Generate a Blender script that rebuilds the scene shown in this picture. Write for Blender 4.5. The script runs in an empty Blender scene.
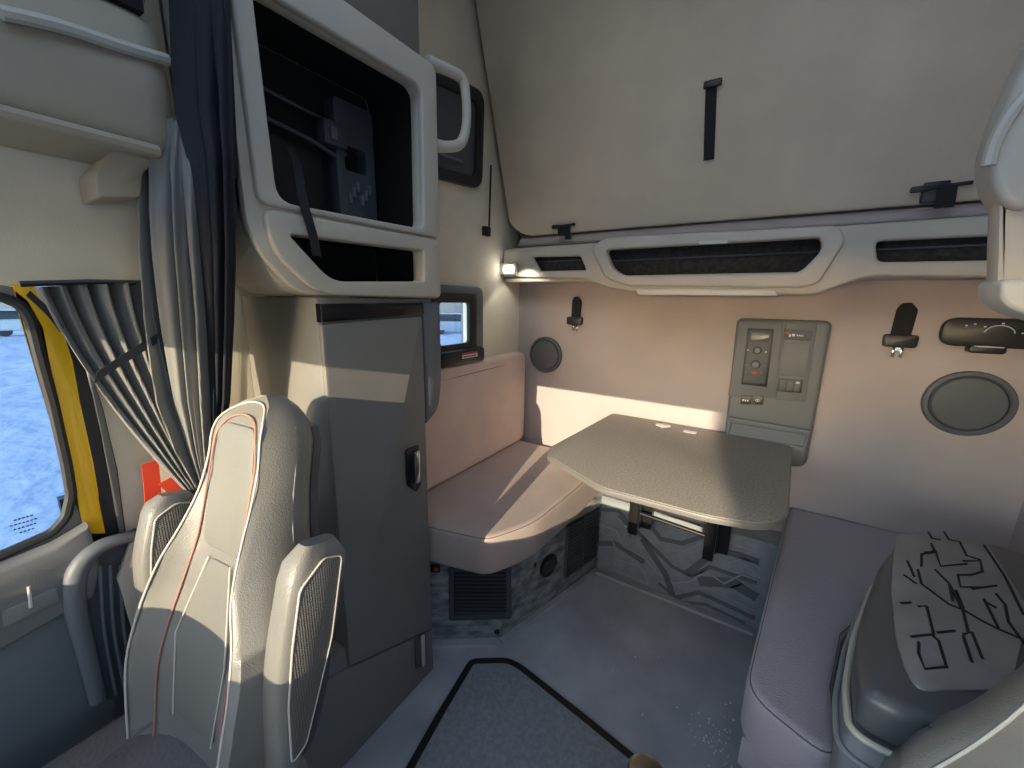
import bpy, bmesh, math, random
from mathutils import Vector, Matrix
random.seed(7)
C = bpy.context.scene.collection
PI = math.pi

# ------------------------------------------------------------------ camera model
F_PX = 391.0
EYE = Vector((0, 0, 1.5))
RM = Matrix(((0.84368851, 0.12536017, -0.52199093),
             (0.53659366, -0.16789469, 0.82696954),
             (0.01602954, -0.97780172, -0.20891829)))      # rows: world axes, columns: right, down, forward


def ray(px, py):
    return RM @ Vector((px - 512, py - 384, F_PX))


def aX(px, py, x):
    r = ray(px, py); return EYE + r * (x / r.x)


def aY(px, py, y):
    r = ray(px, py); return EYE + r * (y / r.y)


def aZ(px, py, z):
    r = ray(px, py); return EYE + r * ((z - 1.5) / r.z)


def aP(px, py, p, n):
    r = ray(px, py); p = Vector(p); n = Vector(n)
    return EYE + r * ((p - EYE).dot(n) / r.dot(n))


# ------------------------------------------------------------------ materials
M = {}


def mat(name, col, rough=0.6, metal=0.0, bump=0.0, scale=200.0, var=0.0, vscale=6.0, kind='noise', spec=0.5, sheen=0.0,
        coat=0.0, col2=None, detail=4.0, stretch=None):
    m = bpy.data.materials.new(name); m.use_nodes = True
    nt = m.node_tree; b = nt.nodes['Principled BSDF']
    b.inputs['Base Color'].default_value = (*col, 1)
    b.inputs['Roughness'].default_value = rough
    b.inputs['Metallic'].default_value = metal
    b.inputs['Specular IOR Level'].default_value = spec
    b.inputs['Sheen Weight'].default_value = sheen
    b.inputs['Coat Weight'].default_value = coat
    tc = nt.nodes.new('ShaderNodeTexCoord')
    src = tc.outputs['Object']
    if stretch:
        mp = nt.nodes.new('ShaderNodeMapping'); mp.inputs['Scale'].default_value = stretch
        nt.links.new(src, mp.inputs['Vector']); src = mp.outputs['Vector']
    if var > 0 or col2:
        n = nt.nodes.new('ShaderNodeTexNoise'); n.inputs['Scale'].default_value = vscale
        n.inputs['Detail'].default_value = detail
        nt.links.new(src, n.inputs['Vector'])
        r = nt.nodes.new('ShaderNodeValToRGB')
        r.color_ramp.elements[0].position = 0.35; r.color_ramp.elements[1].position = 0.65
        c2 = col2 or tuple(min(1, c * (1 + var)) for c in col)
        c1 = col if col2 else tuple(c * (1 - var) for c in col)
        r.color_ramp.elements[0].color = (*c1, 1); r.color_ramp.elements[1].color = (*c2, 1)
        nt.links.new(n.outputs['Fac'], r.inputs['Fac']); nt.links.new(r.outputs['Color'], b.inputs['Base Color'])
    if bump > 0:
        if kind == 'voronoi' or kind == 'dots':
            t = nt.nodes.new('ShaderNodeTexVoronoi'); out = t.outputs['Distance']
            if kind == 'dots': t.inputs['Randomness'].default_value = 0.0
        else:
            t = nt.nodes.new('ShaderNodeTexNoise'); t.inputs['Detail'].default_value = 3; out = t.outputs['Fac']
        t.inputs['Scale'].default_value = scale
        nt.links.new(src, t.inputs['Vector'])
        bp = nt.nodes.new('ShaderNodeBump'); bp.inputs['Strength'].default_value = bump
        bp.inputs['Distance'].default_value = 0.003
        nt.links.new(out, bp.inputs['Height']); nt.links.new(bp.outputs['Normal'], b.inputs['Normal'])
    M[name] = m
    return m


def emis(name, col, s):
    m = mat(name, col); b = m.node_tree.nodes['Principled BSDF']
    b.inputs['Emission Color'].default_value = (*col, 1); b.inputs['Emission Strength'].default_value = s


mat('taupe_plastic', (.42, .355, .255), .55, bump=.12, scale=500, var=.03)
mat('roof_plastic', (.20, .185, .155), .6, bump=.15, scale=450)
mat('light_plastic', (.56, .52, .43), .5, bump=.1, scale=500, var=.03)
mat('pale_plastic', (.68, .66, .58), .45, bump=.05, scale=400)
mat('cream_fabric', (.78, .71, .56), .9, bump=.25, scale=500, var=.04, sheen=.1)
mat('wall_fabric', (.45, .39, .375), .95, bump=.3, scale=600, var=.05, vscale=3, sheen=.15)
mat('bunk_vinyl', (.62, .53, .41), .62, bump=.6, scale=220, var=.06, vscale=4)
mat('seat_fabric', (.37, .34, .36), .9, bump=.5, scale=260, kind='voronoi', sheen=.1)
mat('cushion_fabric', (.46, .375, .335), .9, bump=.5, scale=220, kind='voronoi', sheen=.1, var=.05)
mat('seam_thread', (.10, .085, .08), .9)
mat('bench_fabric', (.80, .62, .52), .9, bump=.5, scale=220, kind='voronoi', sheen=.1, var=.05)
mat('wardrobe_plastic', (.20, .195, .18), .5, bump=.12, scale=420, var=.03)
mat('dark_plastic', (.07, .078, .088), .5, bump=.15, scale=400)
mat('slate_plastic', (.15, .165, .18), .5, bump=.12, scale=400)
mat('panel_plastic', (.13, .142, .15), .5, bump=.1, scale=400)
mat('black_plastic', (.014, .015, .017), .4)
mat('black_gloss', (.01, .01, .012), .15)
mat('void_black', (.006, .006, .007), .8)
mat('speaker_plastic', (.085, .095, .11), .45, bump=.15, scale=400)
mat('webbing', (.015, .016, .018), .85, bump=.5, scale=900)
mat('leather', (.215, .207, .185), .38, bump=.18, scale=330, kind='voronoi', var=.05, vscale=8)
mat('leather_smooth', (.205, .20, .175), .4, bump=.15, scale=60)
mat('leather_perf', (.18, .165, .145), .45, bump=1.0, scale=190, kind='dots')
mat('leather_dark', (.15, .135, .125), .4, bump=.4, scale=120, kind='voronoi')
mat('piping', (.62, .58, .52), .5)
mat('piping_red', (.50, .22, .16), .5)
mat('curtain_fabric', (.19, .19, .18), .85, bump=.3, scale=700, sheen=.15)
mat('curtain_dark', (.012, .014, .02), .9, bump=.2, scale=500)
mat('rubber', (.02, .021, .022), .6, bump=.1, scale=300)
mat('yellow_paint', (.95, .56, .02), .25, coat=.5)
mat('red_belt', (.75, .06, .02), .7)
mat('grey_trim', (.19, .19, .185), .6, bump=.15, scale=350)
mat('floor_rubber', (.40, .41, .43), .7, bump=.5, scale=300, var=.15, vscale=5)
mat('mat_carpet', (.31, .32, .335), .95, bump=.8, scale=350, var=.12, vscale=60)
mat('mat_border', (.012, .012, .014), .6)
mat('kick_vinyl', (.235, .26, .28), .6, bump=.35, scale=90, col2=(.30, .33, .355), vscale=16)
mat('kick_relief', (.125, .14, .155), .65, bump=.3, scale=120)
mat('kick_line', (.32,.345,.365), .55)
mat('camo_vinyl', (.13, .145, .16), .6, bump=.4, scale=80, col2=(.40, .42, .42), vscale=14, detail=8, stretch=(1, 1, 2.2))
mat('table_top', (.27, .245, .21), .48, bump=.5, scale=380, var=.22, vscale=140)
mat('table_edge', (.19, .18, .165), .4)
mat('chrome', (.75, .75, .75), .15, metal=1)
mat('brass', (.95, .9, .75), .25, metal=1)
mat('steel_dark', (.02, .02, .022), .35, metal=.3)
mat('sticker', (.75, .73, .66), .6)
mat('sticker_red', (.6, .06, .03), .6)
mat('print_white', (.7, .7, .7), .6)
mat('lcd', (.10, .115, .12), .25)
mat('snow_grain', (.9, .9, .92), .5)
mat('rubber_mat', (.22, .215, .205), .42, bump=.3, scale=250, col2=(.29, .28, .27), vscale=9)
mat('rubber_groove', (.006, .006, .007), .7)
mat('shell_plastic', (.085, .09, .095), .38, bump=.1, scale=350)
mat('side_plastic', (.24, .255, .265), .5, bump=.1, scale=350)
mat('mesh_net', (.02, .02, .02), .8, bump=1.0, scale=260, kind='dots', col2=(.05, .045, .04), vscale=60)
mat('car_paint', (.22, .27, .36), .3, coat=.5)
mat('car_white', (.6, .62, .64), .3, coat=.5)
mat('car_glass', (.02, .03, .04), .1)
mat('bark', (.05, .035, .025), .9)
mat('hill_green', (.18, .24, .33), .9, var=.2, vscale=.05)
mat('beige_building', (.55, .45, .36), .8)
emis('lamp_glow', (1, .97, .88), 14)

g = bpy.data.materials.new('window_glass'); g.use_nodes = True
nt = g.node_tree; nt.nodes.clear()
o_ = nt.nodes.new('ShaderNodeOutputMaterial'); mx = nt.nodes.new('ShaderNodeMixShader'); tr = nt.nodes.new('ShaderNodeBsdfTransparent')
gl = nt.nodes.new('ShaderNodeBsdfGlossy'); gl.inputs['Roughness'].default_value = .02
mx.inputs[0].default_value = .06; tr.inputs[0].default_value = (.52, .61, .69, 1)  # blue tint put in the glass to darken and cool the snow outside
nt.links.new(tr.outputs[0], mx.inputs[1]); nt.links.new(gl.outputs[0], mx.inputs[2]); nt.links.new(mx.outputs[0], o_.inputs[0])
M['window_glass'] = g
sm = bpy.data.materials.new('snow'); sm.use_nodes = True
nt = sm.node_tree; b = nt.nodes['Principled BSDF']; b.inputs['Base Color'].default_value = (.55, .63, .78, 1); b.inputs['Roughness'].default_value = .6  # blue of the shaded snow is put into the base colour
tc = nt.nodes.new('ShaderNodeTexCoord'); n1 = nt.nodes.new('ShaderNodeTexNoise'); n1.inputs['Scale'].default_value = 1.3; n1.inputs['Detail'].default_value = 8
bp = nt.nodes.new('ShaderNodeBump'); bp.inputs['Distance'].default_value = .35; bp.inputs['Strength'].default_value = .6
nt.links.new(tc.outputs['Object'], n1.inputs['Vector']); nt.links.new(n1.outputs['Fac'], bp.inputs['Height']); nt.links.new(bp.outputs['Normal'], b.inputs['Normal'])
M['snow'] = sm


# ------------------------------------------------------------------ mesh helpers
class MB:
    def __init__(self):
        self.bm = bmesh.new(); self.mats = []; self.cap = self.bm.faces.layers.int.new('cap')

    def mi(self, m):
        if m not in self.mats: self.mats.append(m)
        return self.mats.index(m)

    def merge(self, bm2, m, T=None):
        i = self.mi(m)
        if T is not None: bm2.transform(T)
        vm = {}; lc = bm2.faces.layers.int.get('cap')
        for v in bm2.verts: vm[v] = self.bm.verts.new(v.co)
        for f in bm2.faces:
            try:
                nf = self.bm.faces.new([vm[v] for v in f.verts]); nf.material_index = i
                if lc: nf[self.cap] = f[lc]
            except ValueError: pass
        bm2.free()

    def box(self, lo, hi, m, r=0.0, seg=2, T=None):
        b2 = bmesh.new(); bmesh.ops.create_cube(b2, size=1)
        lo = Vector(lo); hi = Vector(hi); s = hi - lo
        for v in b2.verts: v.co = Vector((v.co.x * s.x, v.co.y * s.y, v.co.z * s.z)) + (lo + hi) / 2
        if r > 0: bmesh.ops.bevel(b2, geom=b2.edges[:], offset=min(r, min(abs(s.x), abs(s.y), abs(s.z)) * .49), segments=seg, affect='EDGES', profile=.5)
        self.merge(b2, m, T); return self

    def slab(self, outer, holes, a, b, fr, m, r=0.0, seg=2):
        """polygon (u,v) with holes, between w=a and w=b; fr maps (u,v,w) to world"""
        b2 = bmesh.new(); es = []
        for loop in [outer] + list(holes):
            vs = [b2.verts.new((p[0], p[1], a)) for p in loop]
            for k in range(len(vs)): es.append(b2.edges.new((vs[k], vs[(k + 1) % len(vs)])))
        if holes:
            bmesh.ops.triangle_fill(b2, edges=es, use_beauty=True, use_dissolve=False)
            # remove faces inside holes
            kill = [f for f in b2.faces if any(inside(f.calc_center_median(), h) for h in holes)]
            bmesh.ops.delete(b2, geom=kill, context='FACES_ONLY')
        else:
            bmesh.ops.triangulate(b2, faces=[b2.faces.new(b2.verts[:])], ngon_method='EAR_CLIP')
        fs = b2.faces[:]
        ret = bmesh.ops.extrude_face_region(b2, geom=fs)
        for v in [x for x in ret['geom'] if isinstance(x, bmesh.types.BMVert)]: v.co.z = b
        bmesh.ops.recalc_face_normals(b2, faces=b2.faces[:])
        if r > 0:
            ed = [e for e in b2.edges if len(e.link_faces) == 2 and e.calc_face_angle(0) > 1.2 and abs(e.verts[0].co.z - e.verts[1].co.z) < 1e-6]
            bmesh.ops.bevel(b2, geom=ed, offset=r, segments=seg, affect='EDGES', profile=.5)
        for v in b2.verts: v.co = fr(v.co.x, v.co.y, v.co.z)
        bmesh.ops.recalc_face_normals(b2, faces=b2.faces[:])
        self.merge(b2, m); return self

    def loft(self, loops, m, close=True, caps=True):
        b2 = bmesh.new(); rows = [[b2.verts.new(p) for p in L] for L in loops]
        n = len(rows[0])
        for a, b in zip(rows, rows[1:]):
            for k in range(n if close else n - 1):
                b2.faces.new((a[k], a[(k + 1) % n], b[(k + 1) % n], b[k]))
        if close and caps:
            cf = [b2.faces.new(rows[0][::-1]), b2.faces.new(rows[-1])]
            lc = b2.faces.layers.int.new('cap'); cf = [f for f in b2.faces if len(f.verts) == n][-2:] if n > 4 else []
            for f in cf: f[lc] = 1
            if n > 30: bmesh.ops.triangulate(b2, faces=cf, ngon_method='EAR_CLIP')
        bmesh.ops.recalc_face_normals(b2, faces=b2.faces[:])
        self.merge(b2, m); return self

    def tube(self, pts, r, m, n=8, closed=False, smooth=0, flat=1.0, up=None):
        pts = [Vector(p) for p in pts]
        n0 = len(pts)
        if smooth: pts = catmull(pts, smooth, closed)
        loops = []; N = len(pts)
        if isinstance(r, (list, tuple)) and N != len(r):
            q_ = [i * (n0 - 1) / (N - 1) for i in range(N)]
            r = [r[int(k)] + (r[min(int(k) + 1, n0 - 1)] - r[int(k)]) * (k - int(k)) for k in q_]
        pn = Vector(up) if up else None
        for i, p in enumerate(pts):
            if closed: t = pts[(i + 1) % N] - pts[i - 1]
            else: t = pts[min(i + 1, N - 1)] - pts[max(i - 1, 0)]
            if t.length < 1e-9: t = Vector((0, 0, 1))
            t.normalize()
            if pn is None:
                pn = t.orthogonal().normalized()
            q = pn - t * pn.dot(t)
            if q.length < 1e-6: q = t.orthogonal()
            q.normalize()
            if not up: pn = q
            s = t.cross(q)
            rr = r[i] if isinstance(r, (list, tuple)) else r
            loops.append([p + (s * math.cos(2 * PI * k / n) + q * math.sin(2 * PI * k / n) * flat) * rr for k in range(n)])
        if closed:
            b2 = bmesh.new(); rows = [[b2.verts.new(p) for p in L] for L in loops]
            for j in range(N):
                a, b = rows[j], rows[(j + 1) % N]
                for k in range(n): b2.faces.new((a[k], a[(k + 1) % n], b[(k + 1) % n], b[k]))
            bmesh.ops.recalc_face_normals(b2, faces=b2.faces[:]); self.merge(b2, m)
        else: self.loft(loops, m)
        return self

    def strap(self, pts, w, th, side, m, smooth=4):
        pts = [Vector(p) for p in pts]
        if smooth: pts = catmull(pts, smooth)
        side = Vector(side).normalized(); loops = []
        for i, p in enumerate(pts):
            t = (pts[min(i + 1, len(pts) - 1)] - pts[max(i - 1, 0)]).normalized()
            nn = t.cross(side).normalized()
            loops.append([p + side * w / 2 + nn * th / 2, p - side * w / 2 + nn * th / 2, p - side * w / 2 - nn * th / 2, p + side * w / 2 - nn * th / 2])
        return self.loft(loops, m)

    def pad(self, poly, w0, w1, fr, m, r=.01, n=5):
        """slab with both rims rounded by offsetting the outline"""
        Lz = []
        for k in range(n + 1): a = k / n * PI / 2; Lz.append((ring(poly, -r * (1 - math.sin(a)) - 1e-6), w0 + r * (1 - math.cos(a))))
        for k in range(n + 1): a = (n - k) / n * PI / 2; Lz.append((ring(poly, -r * (1 - math.sin(a)) - 1e-6), w1 - r * (1 - math.cos(a))))
        return self.loft([[fr(p[0], p[1], w) for p in q] for q, w in Lz], m)

    def lathe(self, prof, o, ax, m, n=40):
        ax = Vector(ax).normalized(); u = ax.orthogonal().normalized(); v = ax.cross(u); o = Vector(o)
        loops = [[o + ax * h + (u * math.cos(2 * PI * k / n) + v * math.sin(2 * PI * k / n)) * max(r, 1e-4) for k in range(n)] for r, h in prof]
        return self.loft(loops, m)

    def build(self, name, parent=None, sharp=40, loc=None):
        bmesh.ops.recalc_face_normals(self.bm, faces=self.bm.faces[:])
        for f in self.bm.faces: f.smooth = not f[self.cap]
        for e in self.bm.edges:
            if len(e.link_faces) == 2 and e.calc_face_angle(0) > math.radians(sharp): e.smooth = False
        L = Vector(parent['_o']) if parent is not None else (Vector(loc) if loc else None)
        if L is None:
            cs = [v.co for v in self.bm.verts]
            L = Vector(((min(c.x for c in cs) + max(c.x for c in cs)) / 2, (min(c.y for c in cs) + max(c.y for c in cs)) / 2, min(c.z for c in cs)))
        self.bm.transform(Matrix.Translation(-L))
        me = bpy.data.meshes.new(name); self.bm.to_mesh(me); self.bm.free()
        for k in self.mats: me.materials.append(M[k])
        o = bpy.data.objects.new(name, me); C.objects.link(o)
        o['_o'] = list(L)
        if parent is not None: o.parent = parent
        else: o.location = L
        return o


def inside(p, poly):
    c = False; n = len(poly)
    for i in range(n):
        x1, y1 = poly[i][0], poly[i][1]; x2, y2 = poly[i - 1][0], poly[i - 1][1]
        if (y1 > p.y) != (y2 > p.y) and p.x < (x2 - x1) * (p.y - y1) / (y2 - y1) + x1: c = not c
    return c


def catmull(P, k, closed=False):
    out = []; n = len(P)
    rng = range(n) if closed else range(n - 1)
    for i in rng:
        p0 = P[i - 1] if (closed or i > 0) else P[0] * 2 - P[1]
        p1 = P[i]; p2 = P[(i + 1) % n]
        p3 = P[(i + 2) % n] if (closed or i + 2 < n) else P[-1] * 2 - P[-2]
        for j in range(k):
            t = j / k
            out.append(.5 * ((2 * p1) + (p2 - p0) * t + (2 * p0 - 5 * p1 + 4 * p2 - p3) * t * t + (3 * p1 - p0 - 3 * p2 + p3) * t ** 3))
    if not closed: out.append(P[-1].copy())
    return out


def rp(poly, r, n=5):
    """round the corners of a 2d polygon; r a number or a list"""
    out = []; N = len(poly)
    for i in range(N):
        p = Vector(poly[i][:2]); a = Vector(poly[i - 1][:2]); b = Vector(poly[(i + 1) % N][:2])
        rr = r[i] if isinstance(r, (list, tuple)) else r
        if rr <= 0: out.append(tuple(p)); continue
        d1 = (a - p); d2 = (b - p); rr = min(rr, d1.length * .45, d2.length * .45)
        s = p + d1.normalized() * rr; e = p + d2.normalized() * rr
        for j in range(n + 1):
            t = j / n; q = s * (1 - t) ** 2 + p * 2 * t * (1 - t) + e * t * t
            out.append((q.x, q.y))
    return out


def ring(poly, d):
    """offset a closed 2d polygon outwards by d"""
    P = []
    for p in poly:
        if not P or (Vector(p[:2]) - P[-1]).length > 1e-5: P.append(Vector(p[:2]))
    if (P[0] - P[-1]).length < 1e-5: P.pop()
    N = len(P); A = sum(P[i - 1].x * P[i].y - P[i].x * P[i - 1].y for i in range(N)); sg = 1 if A > 0 else -1
    out = []
    for i in range(N):
        t1 = (P[i] - P[i - 1]).normalized(); t2 = (P[(i + 1) % N] - P[i]).normalized()
        n1 = Vector((t1.y, -t1.x)) * sg; n2 = Vector((t2.y, -t2.x)) * sg; m = n1 + n2
        if m.length < 1e-6: m = n1
        m.normalize(); k = max(m.dot(n1), .5); q = P[i] + m * d / k
        out.append((q.x, q.y))
    return out


def rect(u0, v0, u1, v1): return [(u0, v0), (u1, v0), (u1, v1), (u0, v1)]


def circ(u, v, r, n=32, ry=None): return [(u + r * math.cos(2 * PI * k / n), v + (ry or r) * math.sin(2 * PI * k / n)) for k in range(n)]


XY = lambda u, v, w: Vector((u, v, w))
XZ = lambda u, v, w: Vector((u, w, v))
YZ = lambda u, v, w: Vector((w, u, v))


def frame(o, u, v):
    o = Vector(o); u = Vector(u).normalized(); v = Vector(v).normalized(); w = u.cross(v).normalized()
    return lambda a, b, c: o + u * a + v * b + w * c


def tag(o, label, cat, group=None, kind=None):
    o['label'] = label; o['category'] = cat
    if group: o['group'] = group
    if kind: o['kind'] = kind
    return o


def thing(name, label, cat, loc, group=None):
    o = bpy.data.objects.new(name, None); C.objects.link(o); o.location = loc; o['_o'] = list(loc); o.empty_display_size = .05
    return tag(o, label, cat, group)


def struct(mb, name, parent=None):
    o = mb.build(name, parent)
    if parent is None: o['kind'] = 'structure'
    return o


def plab(o, label): o['label'] = label; return o


YW = 2.08          # back wall
XL, XR = -1.27, .87
XS = -.97          # aisle face of the wardrobe and the locker above it

# ================================================================== SETTING
b = MB(); b.box((-1.5, -1.0, -.06), (XR + .05, 2.2, 0), 'floor_rubber'); struct(b, 'floor')
b = MB(); b.slab(rect(-1.5, -1.0, XR + .1, 2.2), [rect(-.90, -.82, .50, -.08), rect(-.90, .04, .50, .78)], 2.95, 3.13, XY, 'bunk_vinyl'); struct(b, 'ceiling')  # two unseen roof openings added to let skylight into the cab
b = MB(); b.box((-1.5, YW, 0), (XR + .1, YW + .06, 2.95), 'wall_fabric'); struct(b, 'wall_back')

# left wall: behind the door pillar, with the sleeper window
wy = [aX(437, 292, XL), aX(470, 290, XL), aX(470, 355, XL), aX(437, 357, XL)]
w1 = rect(1.30, 1.245, 1.60, 1.515)
b = MB()
b.slab(rect(.955, 0, YW + .01, 2.95), [rp(w1, .03)], XL - .06, XL, YZ, 'cream_fabric')
struct(b, 'wall_left')
# moulded surround of the small rear side window
b = MB()
b.slab(rp(rect(1.20, 1.165, 1.675, 1.565), .05), [rp(rect(1.33, 1.27, 1.575, 1.50), .03)], XL, XL + .03, YZ, 'slate_plastic', r=.008)
w = struct(b, 'window_1')
b = MB(); b.slab(rp(rect(1.29, 1.225, 1.61, 1.53), .03), [rp(rect(1.335, 1.29, 1.555, 1.485), .02)], XL + .012, XL + .036, YZ, 'black_plastic', r=.003)
b.build('window_seal', w)
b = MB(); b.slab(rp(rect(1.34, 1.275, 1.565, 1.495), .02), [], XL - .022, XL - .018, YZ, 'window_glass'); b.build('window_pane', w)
b = MB(); b.box((XL + .005, 1.30, 1.19), (XL + .075, 1.63, 1.265), 'black_plastic', r=.015); b.build('window_latch', w)
b = MB(); b.box((XL + .076, 1.44, 1.222), (XL + .078, 1.56, 1.25), 'sticker'); b.box((XL + .0765, 1.44, 1.241), (XL + .0795, 1.56, 1.25), 'sticker_red')
for k in range(5): b.box((XL + .0765, 1.45 + k * .02, 1.228), (XL + .0795, 1.463 + k * .02, 1.233), 'black_plastic')
plab(b.build('warning_sticker', w), 'white and red sticker below the small rear window')

# dark upper side window/hatch above it
b = MB(); b.slab(rp([(1.15, 1.985), (1.67, 2.03), (1.69, 2.46), (1.15, 2.40)], .07), [rp([(1.20, 2.04), (1.62, 2.075), (1.635, 2.40), (1.20, 2.34)], .05)], XL, XL + .03, YZ, 'black_plastic', r=.01)
w = struct(b, 'window_2')
b = MB(); b.slab(rp([(1.19, 2.03), (1.63, 2.065), (1.645, 2.41), (1.19, 2.35)], .05), [], XL, XL + .012, YZ, 'dark_plastic'); b.build('window_blind', w)
b = MB(); b.tube([(XL + .02, 1.22, 2.10), (XL + .035, 1.38, 2.10), (XL + .02, 1.52, 2.115)], .006, 'slate_plastic'); b.build('blind_handle', w)
b = MB()
for k, z in enumerate((2.06, 2.085, 2.14, 2.165)): b.box((XL + .012, 1.20, z), (XL + .022, 1.235, z + .012), 'chrome', r=.003)
plab(b.build('chrome_catch', w), 'small chrome catches at edge of upper hatch')

# right wall with driver's window opening
b = MB(); b.slab(rect(-1.0, 0, 2.1, 2.95), [rect(-.80, 1.05, .25, 1.85)], XR, XR + .06, YZ, 'wall_fabric'); struct(b, 'wall_right')
# front of the cab: unseen dash wall and header behind the camera, heights set to frame the sun
SLP = .225
AZ = .15
ZD = .6 + SLP * 2.03; ZH = 1.0 + SLP * 3.02
b = MB(); b.box((-1.5, -1.0, 0), (XR, -.92, ZD), 'dark_plastic')
b.box((-1.5, -1.0, ZH), (XR, -.92, 2.95), 'grey_trim')
b.box((-1.5, -1.0, ZD), (-1.40, -.92, ZH), 'dark_plastic')
struct(b, 'wall_front')

# ------------------------------------------------------------------ passenger door side
XD = -1.38
def dp(px, py, x=XD):
    p = aX(px, py, x); return (p.y, p.z)
# header panel over the door, cream
hp = [dp(0, 105), dp(185, 150), dp(190, 300), dp(148, 284), dp(60, 280), dp(0, 287)]
yzl = [(-.62, hp[0][1])] + hp + [(-.62, hp[-1][1])]
b = MB(); b.slab(yzl, [], XD - .03, XD, YZ, 'cream_fabric', r=.004)
struct(b, 'wall_door_header')
# upper wall above the header
b = MB(); b.box((XD - .03, -.92, 1.84), (XD + .005, .45, 2.95), 'grey_trim'); struct(b, 'wall_upper_side')

# the door: outer skin with a rounded window opening
win = [(-.55, 1.50)] + [dp(*p) for p in ((0, 297), (18, 303), (30, 318), (39, 355), (53, 405), (66, 463), (71, 494), (66, 516), (52, 532), (0, 555))] + [(-.55, .90)]
win_in = rp(win, [.05, 0, .015, .015, .02, .02, .02, .012, .012, .012, 0, .05])
dr_out = [(-.65, 1.56)] + [dp(*p) for p in ((0, 283), (24, 291), (38, 305), (49, 328), (55, 361), (65, 402), (76, 463), (83, 497), (88, 530), (92, 560), (80, 768))] + [(.06, .1), (-.65, .1)]
b = MB(); b.slab(dr_out, [win_in], XD - .025, XD + .0, YZ, 'grey_trim', r=.004)
door = struct(b, 'door_1')
b = MB(); b.tube([YZ(p[0], p[1], XD + .004) for p in win_in], .011, 'rubber', closed=True, n=8); b.build('window_seal', door)
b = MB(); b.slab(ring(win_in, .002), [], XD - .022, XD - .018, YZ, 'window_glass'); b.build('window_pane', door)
b = MB()
for i in range(4):
    wd = (.030, .045, .038, .024)[i]; y0 = dp(40, 520)[0] - .02
    for j in range(int(wd / .006)):
        b.box((XD - .0175, y0 - wd / 2 + j * .006, .985 - i * .011), (XD - .0165, y0 - wd / 2 + j * .006 + .004, .988 - i * .011), 'black_plastic')
b.build('glass_marking', door)
# window sill cap and lower trim
sill = [(-.6, .97)] + [dp(*p) for p in ((0, 560), (50, 540), (84, 520), (92, 545), (96, 560), (90, 590), (0, 640))] + [(-.6, .80)]
b = MB(); b.slab(sill, [], XD, XD + .05, YZ, 'grey_trim', r=.012, seg=3); b.build('door_sill', door)
lowp = [(-.6, .84), dp(0, 615), dp(55, 590), dp(92, 575), dp(100, 640), dp(112, 700), (.12, .25), (-.6, .25)]
b = MB(); b.slab(lowp, [], XD, XD + .032, YZ, 'slate_plastic', r=.01); b.build('door_panel', door)
b = MB(); b.slab(rp([dp(2, 612, XD + .05), dp(56, 586, XD + .05), dp(60, 600, XD + .05), dp(2, 628, XD + .05)], .004), [], XD + .045, XD + .056, YZ, 'grey_trim', r=.002)
b.tube([YZ(*dp(28, 585, XD + .05), XD + .058), YZ(*dp(30, 606, XD + .05), XD + .058)], .003, 'pale_plastic'); b.build('pull_handle', door)

# yellow body pillar and its rubber lines
def strip(cols, x, m, th, name, parent=None, r=.004):
    l = [dp(a, y, x) for a, _, y in cols]; rr = [dp(c, y, x) for _, c, y in cols][::-1]
    bb = MB(); bb.slab(l + rr, [], x - th, x, YZ, m, r=r)
    return bb.build(name, parent)
pil = strip([(10, 34, 284), (30, 52, 300), (46, 62, 328), (52, 70, 361), (62, 80, 402), (73, 91, 463), (80, 99, 497), (84, 106, 534)], XD + .006, 'yellow_paint', .03, 'trim_pillar')
pil['kind'] = 'structure'; plab(pil, 'yellow painted body pillar')
ds = strip([(56, 70, 310), (69, 88, 361), (80, 104, 410), (93, 118, 470), (104, 128, 545)], XD + .002, 'rubber', .02, 'door_seal', pil)
ds = strip([(84, 89, 361), (97, 103, 410), (110, 117, 470), (121, 127, 545)], XD + .010, 'grey_trim', .012, 'seal_edge', pil)
bp_ = strip([(70, 240, 270), (88, 240, 350), (104, 240, 410), (118, 235, 480), (128, 230, 560), (150, 230, 700)], XD - .002, 'cream_fabric', .03, 'wall_pillar')
bp_['kind'] = 'structure'
# wall closing the gap between door pillar and wardrobe
b = MB(); b.box((XD - .03, .28, 0), (XD - .005, 1.0, 2.95), 'cream_fabric'); struct(b, 'wall_side')

b = MB(); b.box((XD - .06, .15, 0), (XD - .03, .34, 1.0), 'dark_plastic'); struct(b, 'wall_pillar_backing')
# pillar lower trim: bright curved edge, dark well, pale panel
b = MB()
cv = [aX(x, y, -1.33) for x, y in ((150, 534), (118, 540), (92, 552), (76, 575), (76, 610), (86, 650), (98, 700))]
b.tube(cv, [.012, .016, .02, .022, .02, .018, .016], 'slate_plastic', n=10, smooth=4)
b.slab([dp(x, y, -1.335) for x, y in ((140, 532), (95, 552), (80, 580), (92, 650), (108, 702), (160, 705), (165, 560))], [], -1.37, -1.345, YZ, 'dark_plastic')
for k in range(3):
    b.tube([aX(100 + k * 10, 565, -1.333), aX(104 + k * 10, 630, -1.333), aX(116 + k * 10, 695, -1.333)], .004, 'slate_plastic', n=6, smooth=3)
o = b.build('trim_1'); o['kind'] = 'structure'
b = MB(); b.slab([dp(x, y, -1.32) for x, y in ((133, 538), (150, 540), (160, 610), (168, 705), (150, 705), (136, 640), (118, 580))], [], -1.34, -1.322, YZ, 'light_plastic', r=.004)
o = b.build('trim_2'); o['kind'] = 'structure'

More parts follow.
